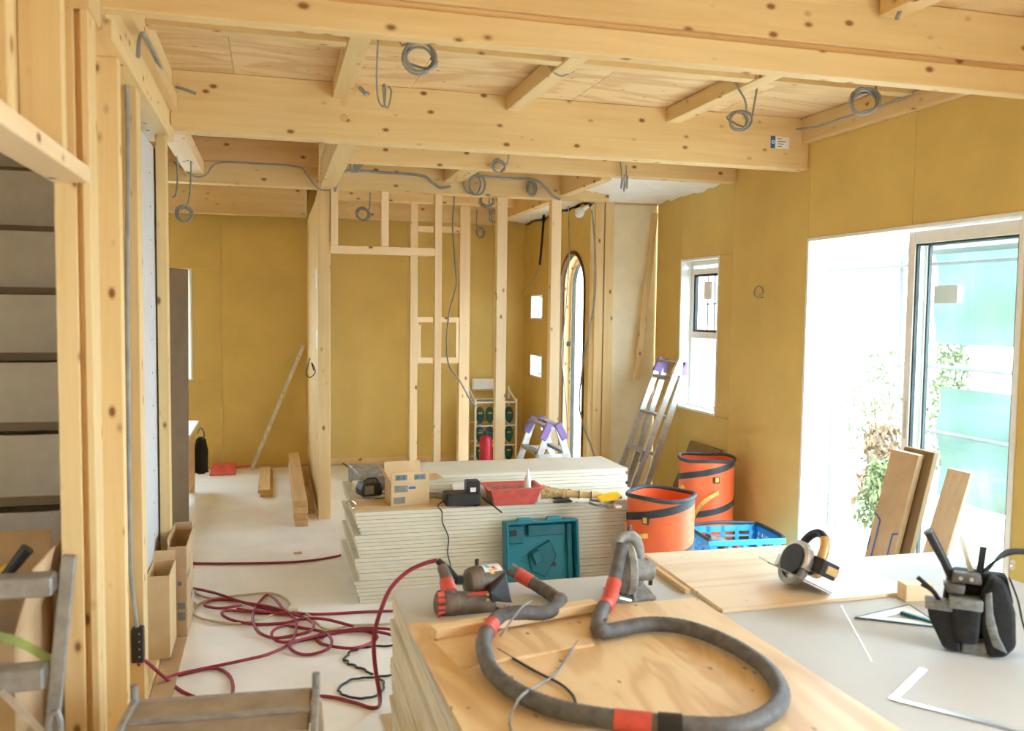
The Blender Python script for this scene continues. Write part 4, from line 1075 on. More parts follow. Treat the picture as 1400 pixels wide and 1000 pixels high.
# ================================================================== plasterboard stack used as the work table
T2 = .0035+26*ST                       # top of the second stack
sheet_stack(25, .432, 2.86, 1.38, 3.22, .0035, ST, 'wide plasterboard sheet in the stack under the plywood work top', 'sheets of the work-table stack', M_gyp,
            lambda k: (-.014*((k % 7)/7), 0, 0), .003)
tag(box('plasterboard_sheet', .432, 2.86, 1.38, 3.22, T2-ST, T2-.0005, M_gyp_top, None, .002), 'topmost pale grey plasterboard sheet carrying the tool pouch and set square', 'plasterboard', 'sheets of the work-table stack')
PT = T2+.012
tag(MB().hexa([V((.426, 2.83, T2)), V((.472, 1.40, T2)), V((1.535, 1.40, T2)), V((1.492, 2.86, T2))],
              [V((.426, 2.83, PT)), V((.472, 1.40, PT)), V((1.535, 1.40, PT)), V((1.492, 2.86, PT))]).build('plywood_sheet', M_ply_table, None, .001),
    'warm brown plywood sheet under the grey vacuum hose', 'plywood')
tag(MB().hexa([PZ(988, 839, T2), PZ(1252, 813, T2), V((2.34, 3.42, T2)), V((1.54, 3.44, T2))],
              [PZ(988, 839, T2)+V((0, 0, .013)), PZ(1252, 813, T2)+V((0, 0, .013)), V((2.34, 3.42, T2+.013)), V((1.54, 3.44, T2+.013))]).build('plywood_sheet', M_ply_table2, None, .001),
    'pale plywood sheet carrying the gold circular saw', 'plywood')
q = [PZ(589, 877, PT), PZ(631, 916, PT), PZ(812, 884, PT), PZ(806, 852, PT)]
tag(MB().hexa(q, [p+V((0, 0, .009)) for p in q]).build('plywood_offcut', M_ply_table, None, .001), 'thin plywood offcut with a batten on its edge, lying on the plywood sheet', 'plywood')
z = PT+.0092
a, b = PZ(592, 872, z), PZ(818, 838, z)
tag(MB().bar(a+V((0, .0, .0165)), b+V((0, .03, .0165)), .05, .032).build('batten', pale[0], None, .002), 'pale pine batten lying along the plywood offcut', 'batten')
a, b = PZ(893, 772, T2), PZ(950, 812, T2)
tag(MB().bar(a+V((-.03, 0, .01)), b+V((-.03, 0, .01)), .02, .018).build('thin_batten', rough_pine[1], None, .002), 'thin brown batten along the left edge of the pale plywood', 'batten')
bl = PZ(1247, 818, T2)
tag(MB().box(-.055, .055, -.03, .03, 0, .062, TR(bl.x, bl.y-.015, T2+.0005, 0, 0, math.radians(-8))).build('wood_block', pale[0], None, .003), 'short pale pine block at the corner of the pale plywood', 'wood block')

# ---------------------------------------------------------------- vacuum hose
HR = .0235
zt = PT+HR*1.15
def HZ(x, y, z=None): return PZ(x, y, z if z is not None else zt)
hp = [PY(697, 778, 3.13), PY(716, 790, 3.10), PY(742, 806, 3.03), HZ(766, 826, T2+HR+.004), HZ(752, 838, T2+HR+.02), HZ(712, 838, T2+.06), HZ(684, 843, PT+.045), HZ(668, 862, PT+.035), HZ(661, 890),
      HZ(674, 920), HZ(705, 946), HZ(750, 966), HZ(800, 978), HZ(860, 986), HZ(940, 993), HZ(1010, 993), HZ(1055, 974), HZ(1068, 948), HZ(1050, 917),
      HZ(1015, 891), HZ(975, 871), HZ(930, 857), HZ(885, 854), HZ(840, 862), HZ(818, 864, PT+.03), PY(822, 846, 2.72), PY(832, 822, 2.80), PY(840, 795, 2.86), PY(846, 768, 2.90), PY(851, 745, 2.93)]
hose_pts = smooth_path(hp, 10)
for p in hose_pts:                       # the hose rests on whatever lies under it
    low = T2 if p.y > 2.86 else (PT+.0095 if (p.y > 2.40 and p.x < 1.0) else PT)
    p.z = max(p.z, low+HR*1.17)
vh = thing('vacuum_hose', 'long grey vacuum hose with red tape bands looping over the plywood', 'hose', (hp[12].x, hp[12].y, PT))
rr = [HR*(1+.05*(i % 2)) for i in range(len(hose_pts))]
MB().tube(hose_pts, rr, 14).build('hose', M_hose, vh, smooth=True, world=True, angle=60)
def band(i0, i1, mat=M_tape, r=HR*1.10, name='tape_band'): MB().tube(hose_pts[i0:i1+1], r, 14).build(name, mat, vh, smooth=True, world=True, angle=60)
band(6, 14); band(66, 72); band(127, 134); band(135, 139, M_black, HR*1.2, 'cuff'); band(254, 270, M_tape, HR*1.14)
# thin grey and black cords on the work top
cz = PT+.006
tag(MB().tube(smooth_path([PY(727, 822, 2.80), HZ(712, 832, PT+.075), HZ(690, 862, PT+.03), HZ(684, 870, PT+.012)], 8), .0035, 8).build('lead_wire', M_cable, None, smooth=True), 'short grey wire draped over the hose next to the nailer', 'wire')
tag(MB().tube(smooth_path([HZ(830, 846, PT+.05), HZ(806, 862, cz), HZ(788, 880, cz), HZ(772, 905, cz), HZ(757, 925, cz), HZ(735, 937, cz+.01), HZ(715, 950, cz+.055), HZ(704, 965, cz+.04), HZ(697, 985, cz), HZ(703, 1010, cz), HZ(715, 1040, cz)], 8), .0038, 8).build('power_cable', M_cable, None, smooth=True), 'light grey power cord crossing over the vacuum hose', 'cord')
tag(MB().tube(smooth_path([HZ(680, 888, cz), HZ(700, 900, cz), HZ(735, 920, cz), HZ(765, 935, cz), HZ(782, 950, cz), HZ(787, 962, cz)], 8), .004, 8).build('power_cable', M_black, None, smooth=True), 'black power cord inside the loop of the vacuum hose', 'cord')

# ---------------------------------------------------------------- coil nailer
YN = 2.93
nl = thing('nail_gun', 'dusty coil nail gun with red grip joined to the red air hose', 'nail gun', (PY(640, 845, YN).x, YN, T2))
def N(x, y, Y=YN): return PY(x, y, Y)+V((0, 0, .012))
b0, b1 = N(596, 829), N(672, 832, YN+.02)
dv = (b1-b0)
MB().tube([b0, b0+dv*.03, b0+dv*.10, b0+dv*.34, b0+dv*.36, b0+dv*1.0], [.030, .042, .047, .047, .043, .041], 24).build('body', M_dustpl, nl, smooth=True, world=True)
cap = MB()
for k in range(5):
    a = .6+k*.5; p = b0+dv*.06+V((0, -.045*math.sin(a), .045*math.cos(a)))
    cap.box(-.012, .012, -.004, .004, -.008, .008, TR(p.x, p.y, p.z, -a, 0, .3))
cap.build('red_print', M_tape, nl, world=True)
p = b0+dv*.70; MB().box(-.045, .045, -.012, .012, -.002, .004, TR(p.x, p.y-.012, p.z+.040)).build('red_label', M_tape, nl, world=True)
MB().tube([N(616, 822), N(612, 800, YN+.03), N(608, 788, YN+.06), N(605, 780, YN+.08)], [.026, .023, .021, .020], 16).build('handle', M_dustpl, nl, smooth=True, world=True)
MB().tube([N(614, 815), N(610.5, 799, YN+.035)], [.0285, .0255], 16).build('grip_band', M_redplastic, nl, smooth=True, world=True)
MB().tube([N(599, 772, YN+.10), N(612, 783, YN+.07), N(624, 795, YN+.04)], [.012, .014, .010], 12).build('air_plug', M_black, nl, smooth=True, world=True)
MB().bar(N(622, 798, YN+.05), N(634, 798, YN+.05), .02, .03).build('trigger', M_black, nl, .004, world=True)
d0, d1 = N(636, 803, YN+.09), N(684, 797, YN+.11)
dd = d1-d0
MB().tube([d0, d0+dd*.08, d0+dd*.35, d0+dd*.40, d1], [.034, .052, .060, .056, .057], 28).build('magazine_drum', M_dustpl, nl, smooth=True, world=True)
lab = MB(); ax = dd.normalized(); up = V((0, 0, 1)); up = (up-ax*up.dot(ax)).normalized(); sd = ax.cross(up)
def onr(f, a, r=.0585): c = d0+dd*f; return c+(up*math.cos(a)+sd*math.sin(a))*r
for i in range(8):
    a0, a1 = -.3+.2*i-.6, -.1+.2*i-.6
    lab.add([onr(.45, a0), onr(.95, a0), onr(.95, a1), onr(.45, a1)], [(0, 1, 2, 3)])
lb_ = lab.build('drum_label', M_paper, nl, smooth=True, world=True)
for k, (m_, f0) in enumerate(((M_blue, .5), (M_tape, .66), (M_strap, .56))):
    s_ = MB(); s_.add([onr(f0, .0+.25*k, .0592), onr(f0+.1, .0+.25*k, .0592), onr(f0+.16, .35+.25*k, .0592), onr(f0+.04, .35+.25*k, .0592)], [(0, 1, 2, 3)]); s_.build('print', m_, lb_, world=True)
c3 = [N(668, 812), N(690, 785, YN+.08), N(700, 834, YN+.02), N(672, 838)]
MB().hexa([v_+V((0, -.02, 0)) for v_ in c3], [v_+V((0, .03, 0)) for v_ in c3]).build('nose', M_black, nl, .006, world=True)
MB().bar(N(668, 828), N(700, 834), .03, .02).build('contact_foot', M_steel, nl, .003, world=True)
MB().cyl(N(652, 777, YN+.10), N(652, 770, YN+.10), .008, None, 10).build('latch', M_black, nl, world=True)
for y_ in (818, 825): MB().cyl(N(667, y_, YN-.046), N(667, y_, YN-.034), .005, None, 10).build('bolt', M_steel, nl, world=True)

# ---------------------------------------------------------------- grey dusty circular saw at the hose end
gp = PZ(862, 826, T2)
gs = thing('dust_saw', 'dusty grey circular saw standing on edge at the end of the vacuum hose', 'circular saw', (gp.x+.01, 2.95, T2))
YG = 2.95
def GG(x, y, Y=YG): return PY(x, y, Y)
pl_ = [GG(838, 824), GG(890, 820), GG(903, 803), GG(846, 806)]
MB().hexa([v_+V((0, 0, -.001)) for v_ in (V((gp.x-.06, 2.89, T2+.003)), V((gp.x+.11, 2.90, T2+.003)), V((gp.x+.13, 3.05, T2+.003)), V((gp.x-.04, 3.05, T2+.003)))],
          [V((gp.x-.06, 2.89, T2+.009)), V((gp.x+.11, 2.90, T2+.009)), V((gp.x+.13, 3.05, T2+.012)), V((gp.x-.04, 3.05, T2+.012))]).build('base_plate', M_dust, gs, .001, world=True)
gx = gp.x+.015
MB().cyl((gx-.018, 2.96, T2+.105), (gx+.020, 2.955, T2+.105), .098, None, 32).build('blade_guard', M_dust, gs, .008, smooth=True, world=True)
MB().cyl((gx+.020, 2.95, T2+.105), (gx+.10, 2.945, T2+.095), .043, .036, 20).build('motor', M_dust, gs, .006, smooth=True, world=True)
MB().tube(smooth_path([GG(846, 760, 2.94), GG(845, 742, 2.95), GG(853, 734, 2.96), GG(866, 735, 2.97), GG(873, 752, 2.97), GG(873, 775, 2.97), GG(872, 800, 2.97)], 8), .021, 12).build('handle', M_dust, gs, smooth=True, world=True)
MB().cyl(GG(858, 738, 2.96), GG(861, 718, 2.97), .010, .008, 12).build('cord_sleeve', M_hose, gs, smooth=True, world=True)
MB().cyl(GG(859, 732, 2.96), GG(859.5, 728, 2.965), .0115, None, 12).build('sleeve_ring', M_tape, gs, world=True)
MB().bar(GG(858, 760, 2.93), GG(872, 775, 2.93), .025, .03).build('trigger_housing', M_dust, gs, .006, world=True)
MB().cyl(GG(845, 818, 2.90), GG(862, 822, 2.90), .014, None, 14).build('chuck', M_steel, gs, .003, smooth=True, world=True)
MB().tube(smooth_path([GG(878, 770, 2.98), GG(886, 772, 2.99), GG(890, 780, 3.0), GG(889, 800, 3.0)], 6), .008, 8).build('lever', M_black, gs, smooth=True, world=True)
MB().bar(GG(862, 790, 2.90), GG(868, 822, 2.90), .02, .012).build('bracket', M_alu_dull, gs, .003, world=True)

# ---------------------------------------------------------------- gold circular saw
sp_ = PZ(1100, 806, T2+.013)
SA = TR(0, 0, 0, 0, 0, 0)
cs = thing('circular_saw', 'black and gold circular saw tilted on the pale plywood', 'circular saw', (sp_.x, sp_.y+.03, T2+.0135), (0, 0, math.radians(2)))
TL = TR(-.005, 0, .037, 0, math.radians(26), 0)                       # tilts the saw about its length
RYZ = Matrix(((0, 0, 1, 0), (1, 0, 0, 0), (0, 1, 0, 0), (0, 0, 0, 1)))   # disc axis along x
MB().box(-.075, .075, -.11, .11, -.003, .002, TL).build('base_plate', M_alu_dull, cs, .001)
MB().prism(circ(.078, 26, 0, .052, -.25, PI+.25, True), -.062, -.022, TL @ RYZ).build('blade_guard', M_alu, cs, .006, smooth=True)
MB().prism(circ(.060, 26, 0, .052), -.068, -.0615, TL @ RYZ).build('guard_opening', M_black, cs, .001)
MB().ring(circ(.074, 26, 0, .03, PI, 2*PI, True), circ(.050, 26, 0, .03, PI, 2*PI, True), -.055, -.028, TL @ RYZ).build('lower_guard', M_alu_dull, cs, .002)
MB().prism(circ(.070, 40, 0, .045), -.043, -.041, TL @ RYZ).build('blade', M_steel, cs)
MB().cyl(TL @ V((-.02, 0, .06)), TL @ V((.075, 0, .06)), .038, .036, 20).build('motor', M_black, cs, .005, smooth=True)
MB().tube([TL @ V((.030, 0, .06)), TL @ V((.066, 0, .06))], .0392, 20).build('motor_band', M_gold, cs, smooth=True)
hm = MB()
hm.tube(smooth_path([TL @ V(p) for p in ((.0, -.045, .172), (.0, -.01, .185), (.0, .03, .17), (.0, .055, .13), (.0, .06, .075))], 6), .017, 12)
hm.build('handle', M_black, cs, smooth=True)
MB().tube(smooth_path([TL @ V(p) for p in ((.0, -.07, .085), (.0, -.066, .135), (.0, -.044, .174))], 6), .019, 12).build('handle_neck', M_gold, cs, smooth=True)
MB().tube(smooth_path([TL @ V(p) for p in ((.0, -.07, .09), (.0, -.02, .085), (.0, .05, .085))], 6), .015, 10).build('handle_bridge', M_gold, cs, smooth=True)
MB().box(-.03, .05, -.125, -.06, .04, .10, TL).build('battery', M_black, cs, .006, seg=2)
MB().box(-.005, .052, -.128, -.110, .055, .085, TL).build('battery_band', M_gold, cs, .002)
MB().box(-.045, -.015, .09, .112, .002, .05, TL).build('front_bracket', M_alu, cs, .003)
MB().box(-.03, .03, -.1125, -.1095, -.003, .0, TL).build('red_mark', M_tape, cs)
MB().cyl(TL @ V((-.06, .10, .0)), TL @ V((-.06, .19, .004)), .003, None, 8).build('guide_rod', M_steel, cs)

# ---------------------------------------------------------------- set square and steel square
q = [PZ(1170, 846, T2), PZ(1290, 860, T2), PZ(1243, 829, T2)]
cen = (q[0]+q[1]+q[2])/3
ss = thing('set_square', 'white triangular set square with dark edges beside the tool pouch', 'set square', (cen.x, cen.y, T2))
def tri(f): return [((cen+(p-cen)*f).x, (cen+(p-cen)*f).y) for p in q]
MB().ring(tri(1.0), tri(.38), T2, T2+.004).build('triangle', M_paper, ss, world=True)
MB().ring(tri(1.03), tri(.995), T2, T2+.006).build('edge', M_tealdark, ss, world=True)
MB().bar(PZ(1232, 838, T2+.008), PZ(1295, 857, T2+.008), .018, .012).build('fence', M_tealdark, ss, .002, world=True)
ls = thing('steel_square', 'bright steel carpenter square lying on the grey plasterboard', 'carpenter square', PZ(1222, 957, T2))
MB().bar(PZ(1220, 957, T2+.0012), PZ(1263, 915, T2+.0012), .022, .002).build('short_arm', M_steel, ls, world=True)
MB().bar(PZ(1221, 956, T2+.0034), PZ(1420, 1006, T2+.0034), .018, .002).build('long_arm', M_steel, ls, world=True)
tag(MB().bar(PZ(1150, 828, T2+.0004), PZ(1192, 905, T2+.0004), .004, .0006).build('chalk_line', M_white, None), 'thin white chalk line on the grey plasterboard', 'chalk line')

# ---------------------------------------------------------------- tool pouch
pp = PZ(1322, 893, T2)
tb = thing('tool_pouch', 'black tool pouch with grey bands full of hand tools on the grey plasterboard', 'tool pouch', (pp.x+.02, pp.y+.05, T2), (0, 0, math.radians(-40)))
def slab(poly, y0, y1, name, mat, bev=.01, seg=2): return MB().prism(poly, -y1, -y0, RX90).build(name, mat, tb, bev, seg=seg, smooth=True, angle=50)
slab([(-.045, .0), (.075, .0), (.13, .02), (.14, .17), (.12, .245), (-.03, .245), (-.045, .22), (-.055, .15)], -.02, .05, 'main_pocket', M_blackf, .012)
slab([(-.05, .008), (.0, .004), (-.02, .155), (-.105, .155), (-.095, .10)], -.075, -.02, 'side_pocket', M_blackf, .01)
slab([(-.107, .130), (-.018, .130), (-.018, .157), (-.108, .157)], -.080, -.018, 'pocket_band', M_greyband, .004)
slab([(-.02, .036), (.045, .036), (.052, .175), (-.038, .175)], -.085, -.02, 'front_pocket', M_blackf, .012)
slab([(-.040, .145), (.053, .145), (.053, .178), (-.040, .178)], -.090, -.018, 'pocket_band', M_greyband, .004)
slab([(-.045, .185), (.0, .185), (.005, .215), (-.06, .215)], -.07, -.018, 'ring_pocket', M_hose, .006)
slab([(-.035, .22), (.05, .22), (.045, .25), (-.03, .25)], -.06, -.019, 'rivet_strip', M_hose, .004)
for x in (-.01, .02): MB().cyl((x, -.060, .236), (x, -.064, .236), .006, None, 12).build('rivet', M_steel, tb)
slab([(.0, .0), (.05, -.0), (.10, .012), (.06, .045), (.0, .03)], -.062, -.02, 'foot_band', M_greyband, .006)
slab([(.075, .0), (.12, .008), (.148, .045), (.142, .15), (.115, .235), (.075, .25), (.048, .20), (.045, .10)], -.075, .012, 'padded_flap', M_blackf, .012)
slab([(.058, .20), (.062, .11), (.085, .04), (.125, .025), (.10, .075), (.082, .14), (.075, .21)], -.082, -.074, 'flap_trim', M_greyband, .003)
st_ = smooth_path([(.06, -.01, .255), (.085, -.02, .295), (.12, -.02, .325), (.17, -.01, .33), (.22, .02, .32)], 6)
m = MB()
for i in range(len(st_)-1): m.bar(st_[i], st_[i+1], .05, .006, (0, 0, 1))
m.build('belt', M_blackf, tb)
st_ = smooth_path([(.125, -.03, .245), (.15, -.035, .18), (.17, -.03, .10), (.21, -.01, .03)], 6)
m = MB()
for i in range(len(st_)-1): m.bar(st_[i], st_[i+1], .035, .005, (1, 0, 0))
m.build('belt', M_blackf, tb)
for z_ in (.285, .30): MB().cyl((.10+z_*.1, -.046, z_), (.10+z_*.1, -.05, z_), .007, None, 12).build('rivet', M_steel, tb)
def held(name, label, cat, build_):
    t = thing(name, label, cat, tb.location, tb.rotation_euler); build_(t); return t
held('hammer', 'black hammer handle sticking out of the tool pouch', 'hammer', lambda t: (MB().tube([(-.025, -.005, .20), (-.055, -.01, .27), (-.105, -.015, .362)], [.013, .0135, .0155], 14).build('handle', M_black, t, smooth=True),
     MB().cyl((-.104, -.0149, .360), (-.108, -.0153, .366), .0165, None, 14).build('end_cap', M_hose, t)))
held('chisel', 'thin bright chisel standing in the tool pouch', 'chisel', lambda t: MB().bar((.028, .005, .22), (-.012, .005, .352), .014, .004, (0, 1, 0)).build('blade', M_paper, t))
held('flat_file', 'flat dark file standing in the tool pouch', 'file', lambda t: MB().bar((.042, -.005, .22), (.052, -.005, .33), .02, .005, (0, 1, 0)).build('blade', M_darkband, t, .001))
held('nail_puller', 'small black pliers poking from the side pocket of the tool pouch', 'pliers', lambda t: [MB().tube(smooth_path([(-.06, -.05, .14), (-.085, -.05, .18), (-.12-.012*k, -.05, .20+.02*k)], 5), .007, 8).build('handle', M_black, t, smooth=True) for k in range(2)])

# ---------------------------------------------------------------- flooring packs leaning on the glass door
def lean_pack(label, yl, yr, x0, xt, th, h, mat, name, cat, marks=False):
    t = thing(name, label, cat, (x0, (yl+yr)/2, .003))
    q0 = [V((x0, yl, .003)), V((x0, yr, .003)), V((x0+th, yr, .003)), V((x0+th, yl, .003))]
    q1 = [V((xt-th, yl-.0, h)), V((xt-th, yr, h)), V((xt, yr, h)), V((xt, yl, h))]
    MB().hexa(q0, q1).build('pack' if marks else 'plank', mat, t, .002, world=True)
    if marks:
        def P(u, v): b_ = q0[0].lerp(q0[1], u); t_ = q1[0].lerp(q1[1], u); return b_.lerp(t_, v)+V((-.0015, 0, .0004))
        for (u0, v0, u1, v1) in ((.25, .30, .25, .60), (.25, .60, .02, .63), (.80, .30, .80, .55), (.80, .55, .98, .56), (.04, .42, .04, .50), (.86, .40, .93, .41), (.86, .43, .92, .44)):
            MB().bar(P(u0, v0), P(u1, v1), .010, .001, (1, 0, 0)).build('print_line', M_bluepaper, t, world=True)
lean_pack('brown cardboard flooring pack with blue lines leaning on the glass door', 3.855, 3.655, 2.885, 3.145, .035, .90, M_card, 'flooring_pack', 'cardboard pack', True)
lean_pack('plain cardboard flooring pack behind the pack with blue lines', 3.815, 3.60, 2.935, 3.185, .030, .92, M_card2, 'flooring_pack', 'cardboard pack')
M_plank = wood('striped_oak_plank', 2, (.74, .60, .42), (.64, .48, .31), (.50, .35, .20), knots=False)
lean_pack('striped oak flooring plank leaning on the glass door', 3.52, 3.375, 2.90, 3.185, .018, .86, M_plank, 'flooring_plank', 'plank')

# ================================================================== hoses on the floor
def F7(u, v): return (150+u/3.124, 680+v/3.124)
def floor_line(name, label, cat, uv, r, mat, lift=0, wob=0.0, group=None, extra=None):
    pts = []
    for i, (u, v) in enumerate(uv):
        x, y = F7(u, v); pts.append(PZ(x, y, .0035+r+lift*(.5+.5*math.sin(i*1.3))))
    if extra: pts += extra
    sp = smooth_path(pts, 7)
    if wob: sp = [p+V((wob*math.sin(i*1.1), wob*math.cos(i*1.3), 0)) for i, p in enumerate(sp)]
    return tag(MB().tube(sp, r, 8).build(name, mat, None, smooth=True, angle=60), label, cat, group)
HRD = .0075
floor_line('air_hose', 'straight red air hose running from the brown panel to the plasterboard stack', 'hose', [(352, 283), (480, 284), (700, 281), (850, 272), (960, 255), (985, 248)], HRD, M_red)
floor_line('air_hose', 'red air hose winding from the brown panel through the tangle to the stud wall', 'hose', [(358, 390), (450, 410), (540, 440), (640, 470), (740, 490), (830, 515), (872, 545), (850, 575), (780, 592), (700, 602), (640, 580), (615, 540), (612, 500), (630, 462), (668, 420), (700, 430), (745, 482), (790, 520), (795, 570), (770, 625), (680, 670), (560, 700), (440, 725), (300, 755), (240, 777)], HRD, M_red, .016)
floor_line('air_hose', 'short red air hose curling towards the aluminium platform', 'hose', [(245, 772), (350, 745), (430, 732), (480, 740), (515, 770), (526, 812), (520, 850)], HRD, M_red, .004)
floor_line('air_hose', 'red air hose lying in wide flat loops at the back of the tangle', 'hose', [(560, 462), (470, 475), (405, 462), (440, 440), (520, 440), (600, 455), (690, 470), (760, 492), (700, 496), (600, 490), (500, 485), (480, 500), (520, 525), (620, 543), (740, 538), (830, 520), (920, 522), (1040, 552)], HRD, M_red, .016)
floor_line('air_hose', 'red air hose running from the tangle under the work table', 'hose', [(545, 478), (640, 490), (760, 496), (900, 500), (1100, 490), (1215, 487)], HRD, M_red, .012)
floor_line('air_hose', 'red air hose in round loops beside the work-table stack', 'hose', [(1215, 566), (1100, 560), (950, 575), (890, 590), (895, 620), (960, 640), (1050, 645), (1120, 620), (1138, 590), (1050, 568), (900, 590), (780, 622), (770, 645), (805, 668), (860, 672), (930, 650), (948, 615), (920, 580), (830, 560), (750, 550), (700, 570), (695, 600), (740, 620), (850, 605), (1000, 575), (1120, 572), (1215, 592)], HRD, M_red, .016)
jx = V((c0.x, 3.595, c0.z-.09))
fpts = [jx, PY(198, 904, 3.63), PY(214, 917, 3.73), PZ(231, 932, .012), PZ(249, 946, .012), PZ(265, 953, .012)]
tag(MB().tube(smooth_path(fpts, 8), HRD, 8).build('air_hose', M_red, None, smooth=True, angle=60), 'red air hose hanging from the black electric box down to the floor', 'hose')
gpts = [PZ(*F7(835, 848), .012), PZ(*F7(950, 855), .012), PZ(*F7(1050, 880), .012), PZ(*F7(1115, 900), .012), PZ(*F7(1150, 893), .03), PY(519, 950, 3.02), PY(514, 920, 3.03), PY(511, 888, 3.03), PY(513, 862, 3.03), PY(521, 834, 3.03), PY(534, 805, 3.03), PY(556, 783, 3.03), PY(580, 771, 3.03), N(598, 771, YN+.10)]
tag(MB().tube(smooth_path(gpts, 8), HRD, 8).build('air_hose', M_red, None, smooth=True, angle=60), 'red air hose arching up from the floor to the nail gun', 'hose')
floor_line('beige_hose', 'beige air hose with a brass coupling lying among the red hoses', 'hose', [(362, 392), (375, 415), (430, 432), (470, 430), (560, 420), (680, 410), (745, 430), (770, 470), (690, 505), (560, 540), (440, 530), (370, 510), (355, 480), (390, 452), (450, 432)], .0065, M_beige, .006)
floor_line('beige_hose', 'beige air hose running from the coupling towards the work table', 'hose', [(780, 486), (850, 505), (885, 540), (930, 565), (1040, 548), (1150, 545), (1215, 540)], .0065, M_beige, .006)
cp = PZ(*F7(780, 486), .012); tag(MB().cyl(cp+V((-.03, 0, .002)), cp+V((.03, 0, .002)), .012, None, 12).build('hose_coupling', M_alu, None, .002), 'small metal hose coupling in the middle of the tangle', 'coupling')
floor_line('extension_cable', 'wavy dark cord lying by the work-table stack', 'cord', [(1215, 633), (1100, 640), (1040, 655), (1005, 690), (1030, 715), (1080, 735), (1120, 757)], .005, M_darkband, 0, .007)
floor_line('extension_cable', 'dark cord in a round loop beside the red hose', 'cord', [(1205, 760), (1120, 770), (1040, 778), (990, 805), (978, 828), (1010, 850), (1080, 860), (1150, 842), (1172, 800), (1150, 772)], .005, M_darkband, .004, .003)
w_ = PZ(407, 757, .004); tag(MB().box(-.025, .025, -.012, .012, 0, .008, TR(w_.x, w_.y, .0035, 0, 0, .2)).build('wood_scrap', rough_pine[0], None, .001), 'tiny wood scrap on the white floor sheet', 'wood scrap')
bx_ = PZ(530, 985, .004); tag(box('cardboard_scrap', bx_.x-.02, bx_.x+.06, bx_.y-.3, bx_.y+.05, .0035, .007, M_card, None, .0005), 'brown cardboard strip on the floor beside the work-table stack', 'cardboard scrap')

# ================================================================== aluminium work platform in front
wpz = .525
pf = thing('work_platform', 'low aluminium work platform with brown deck standing on the white floor', 'work platform', (-.135, 2.33, .003), (0, 0, math.radians(-4)))
def PFW(x0, x1, y0, y1, z0, z1, n, m_, bev=.003): return MB().box(x0, x1, y0, y1, z0-.003, z1-.003).build(n, m_, pf, bev)
PFW(-.235, .225, .045, .155, wpz-.02, wpz, 'deck_board', M_deck)
PFW(-.235, .225, -.09, .015, wpz-.02, wpz, 'deck_board', M_deck)
PFW(-.24, .23, .015, .045, wpz-.03, wpz+.006, 'deck_rail', M_alu_dull)
PFW(-.24, .23, -.13, -.09, wpz-.03, wpz+.004, 'deck_rail', M_alu)
PFW(-.24, .23, .155, .17, wpz-.03, wpz+.002, 'deck_rail', M_alu_dull)
for s in (-1, 1):
    x = -.25 if s < 0 else .23
    PFW(x, x+.018, -.13, .17, wpz-.045, wpz+.012, 'side_rail', M_alu_dull)
    MB().cyl((x+.009, .155, wpz-.02), (x+.009, .155, wpz+.045), .011, None, 10).build('stop_pin', M_alu_dull, pf, smooth=True)
    for y, yb in ((-.11, -.20), (.15, .24)): MB().bar((x+.009, y, wpz-.03), (x+.009+s*.03, yb, .0), .03, .022, (0, 1, 0)).build('leg', M_alu, pf, .002)
    MB().bar((x+.009+s*.015, -.155, .26), (x+.009+s*.015, .195, .26), .02, .02).build('leg_brace', M_alu, pf, .002)
MB().bar((-.255, -.175, .13), (.25, -.175, .13), .03, .025).build('step', M_alu, pf, .002)
box('sticker', .2, .222, -.1315, -.1303, wpz-.03, wpz-.008, M_bluepaper, pf, 0, world=False)

# ================================================================== left alcove: ladder, cartons, tools
ld = thing('stepladder', 'dull aluminium stepladder standing in the opening to the stairs', 'ladder', (-.75, 2.42, 0))
YL = 2.42
ra, rb = PY(95, 770, YL), PY(58, 1060, YL)
sl = (rb-ra)/(ra.z-rb.z)
top = ra-sl*.05; bot = ra+sl*(ra.z-.003)
top = ra
bot = V((rb.x-.03, YL, .003)); topv = V((ra.x, YL, ra.z+.02))
MB().bar(bot, topv, .034, .025, (0, 1, 0)).build('rail', M_alu_dull, ld, .003, world=True)
MB().bar(bot+V((-.62, 0, 0)), topv+V((-.52, 0, 0)), .034, .025, (0, 1, 0)).build('rail', M_alu_dull, ld, .003, world=True)
for y_, hgt in ((797, .05), (922, .055)):
    p = PY(82 if y_ < 900 else 70, y_, YL)
    box('step', p.x-.54, p.x-.012, YL-.035, YL+.03, p.z-hgt/2, p.z+hgt/2, M_alu_dull, ld, .004)
box('step', rb.x-.58, rb.x-.01, YL-.03, YL+.03, .22, .26, M_alu_dull, ld, .004)
MB().bar(PY(2, 945, YL-.04), PY(58, 1002, YL-.04), .016, .008, (0, 1, 0)).build('brace', M_alu, ld, world=True)
MB().tube(smooth_path([PY(66, 1010, YL-.05), PY(68, 985, YL-.05), PY(76, 975, YL-.05), PY(82, 990, YL-.05), PY(82, 1030, YL-.05)], 5), .010, 8).build('foot_hook', M_alu_dull, ld, smooth=True, world=True)

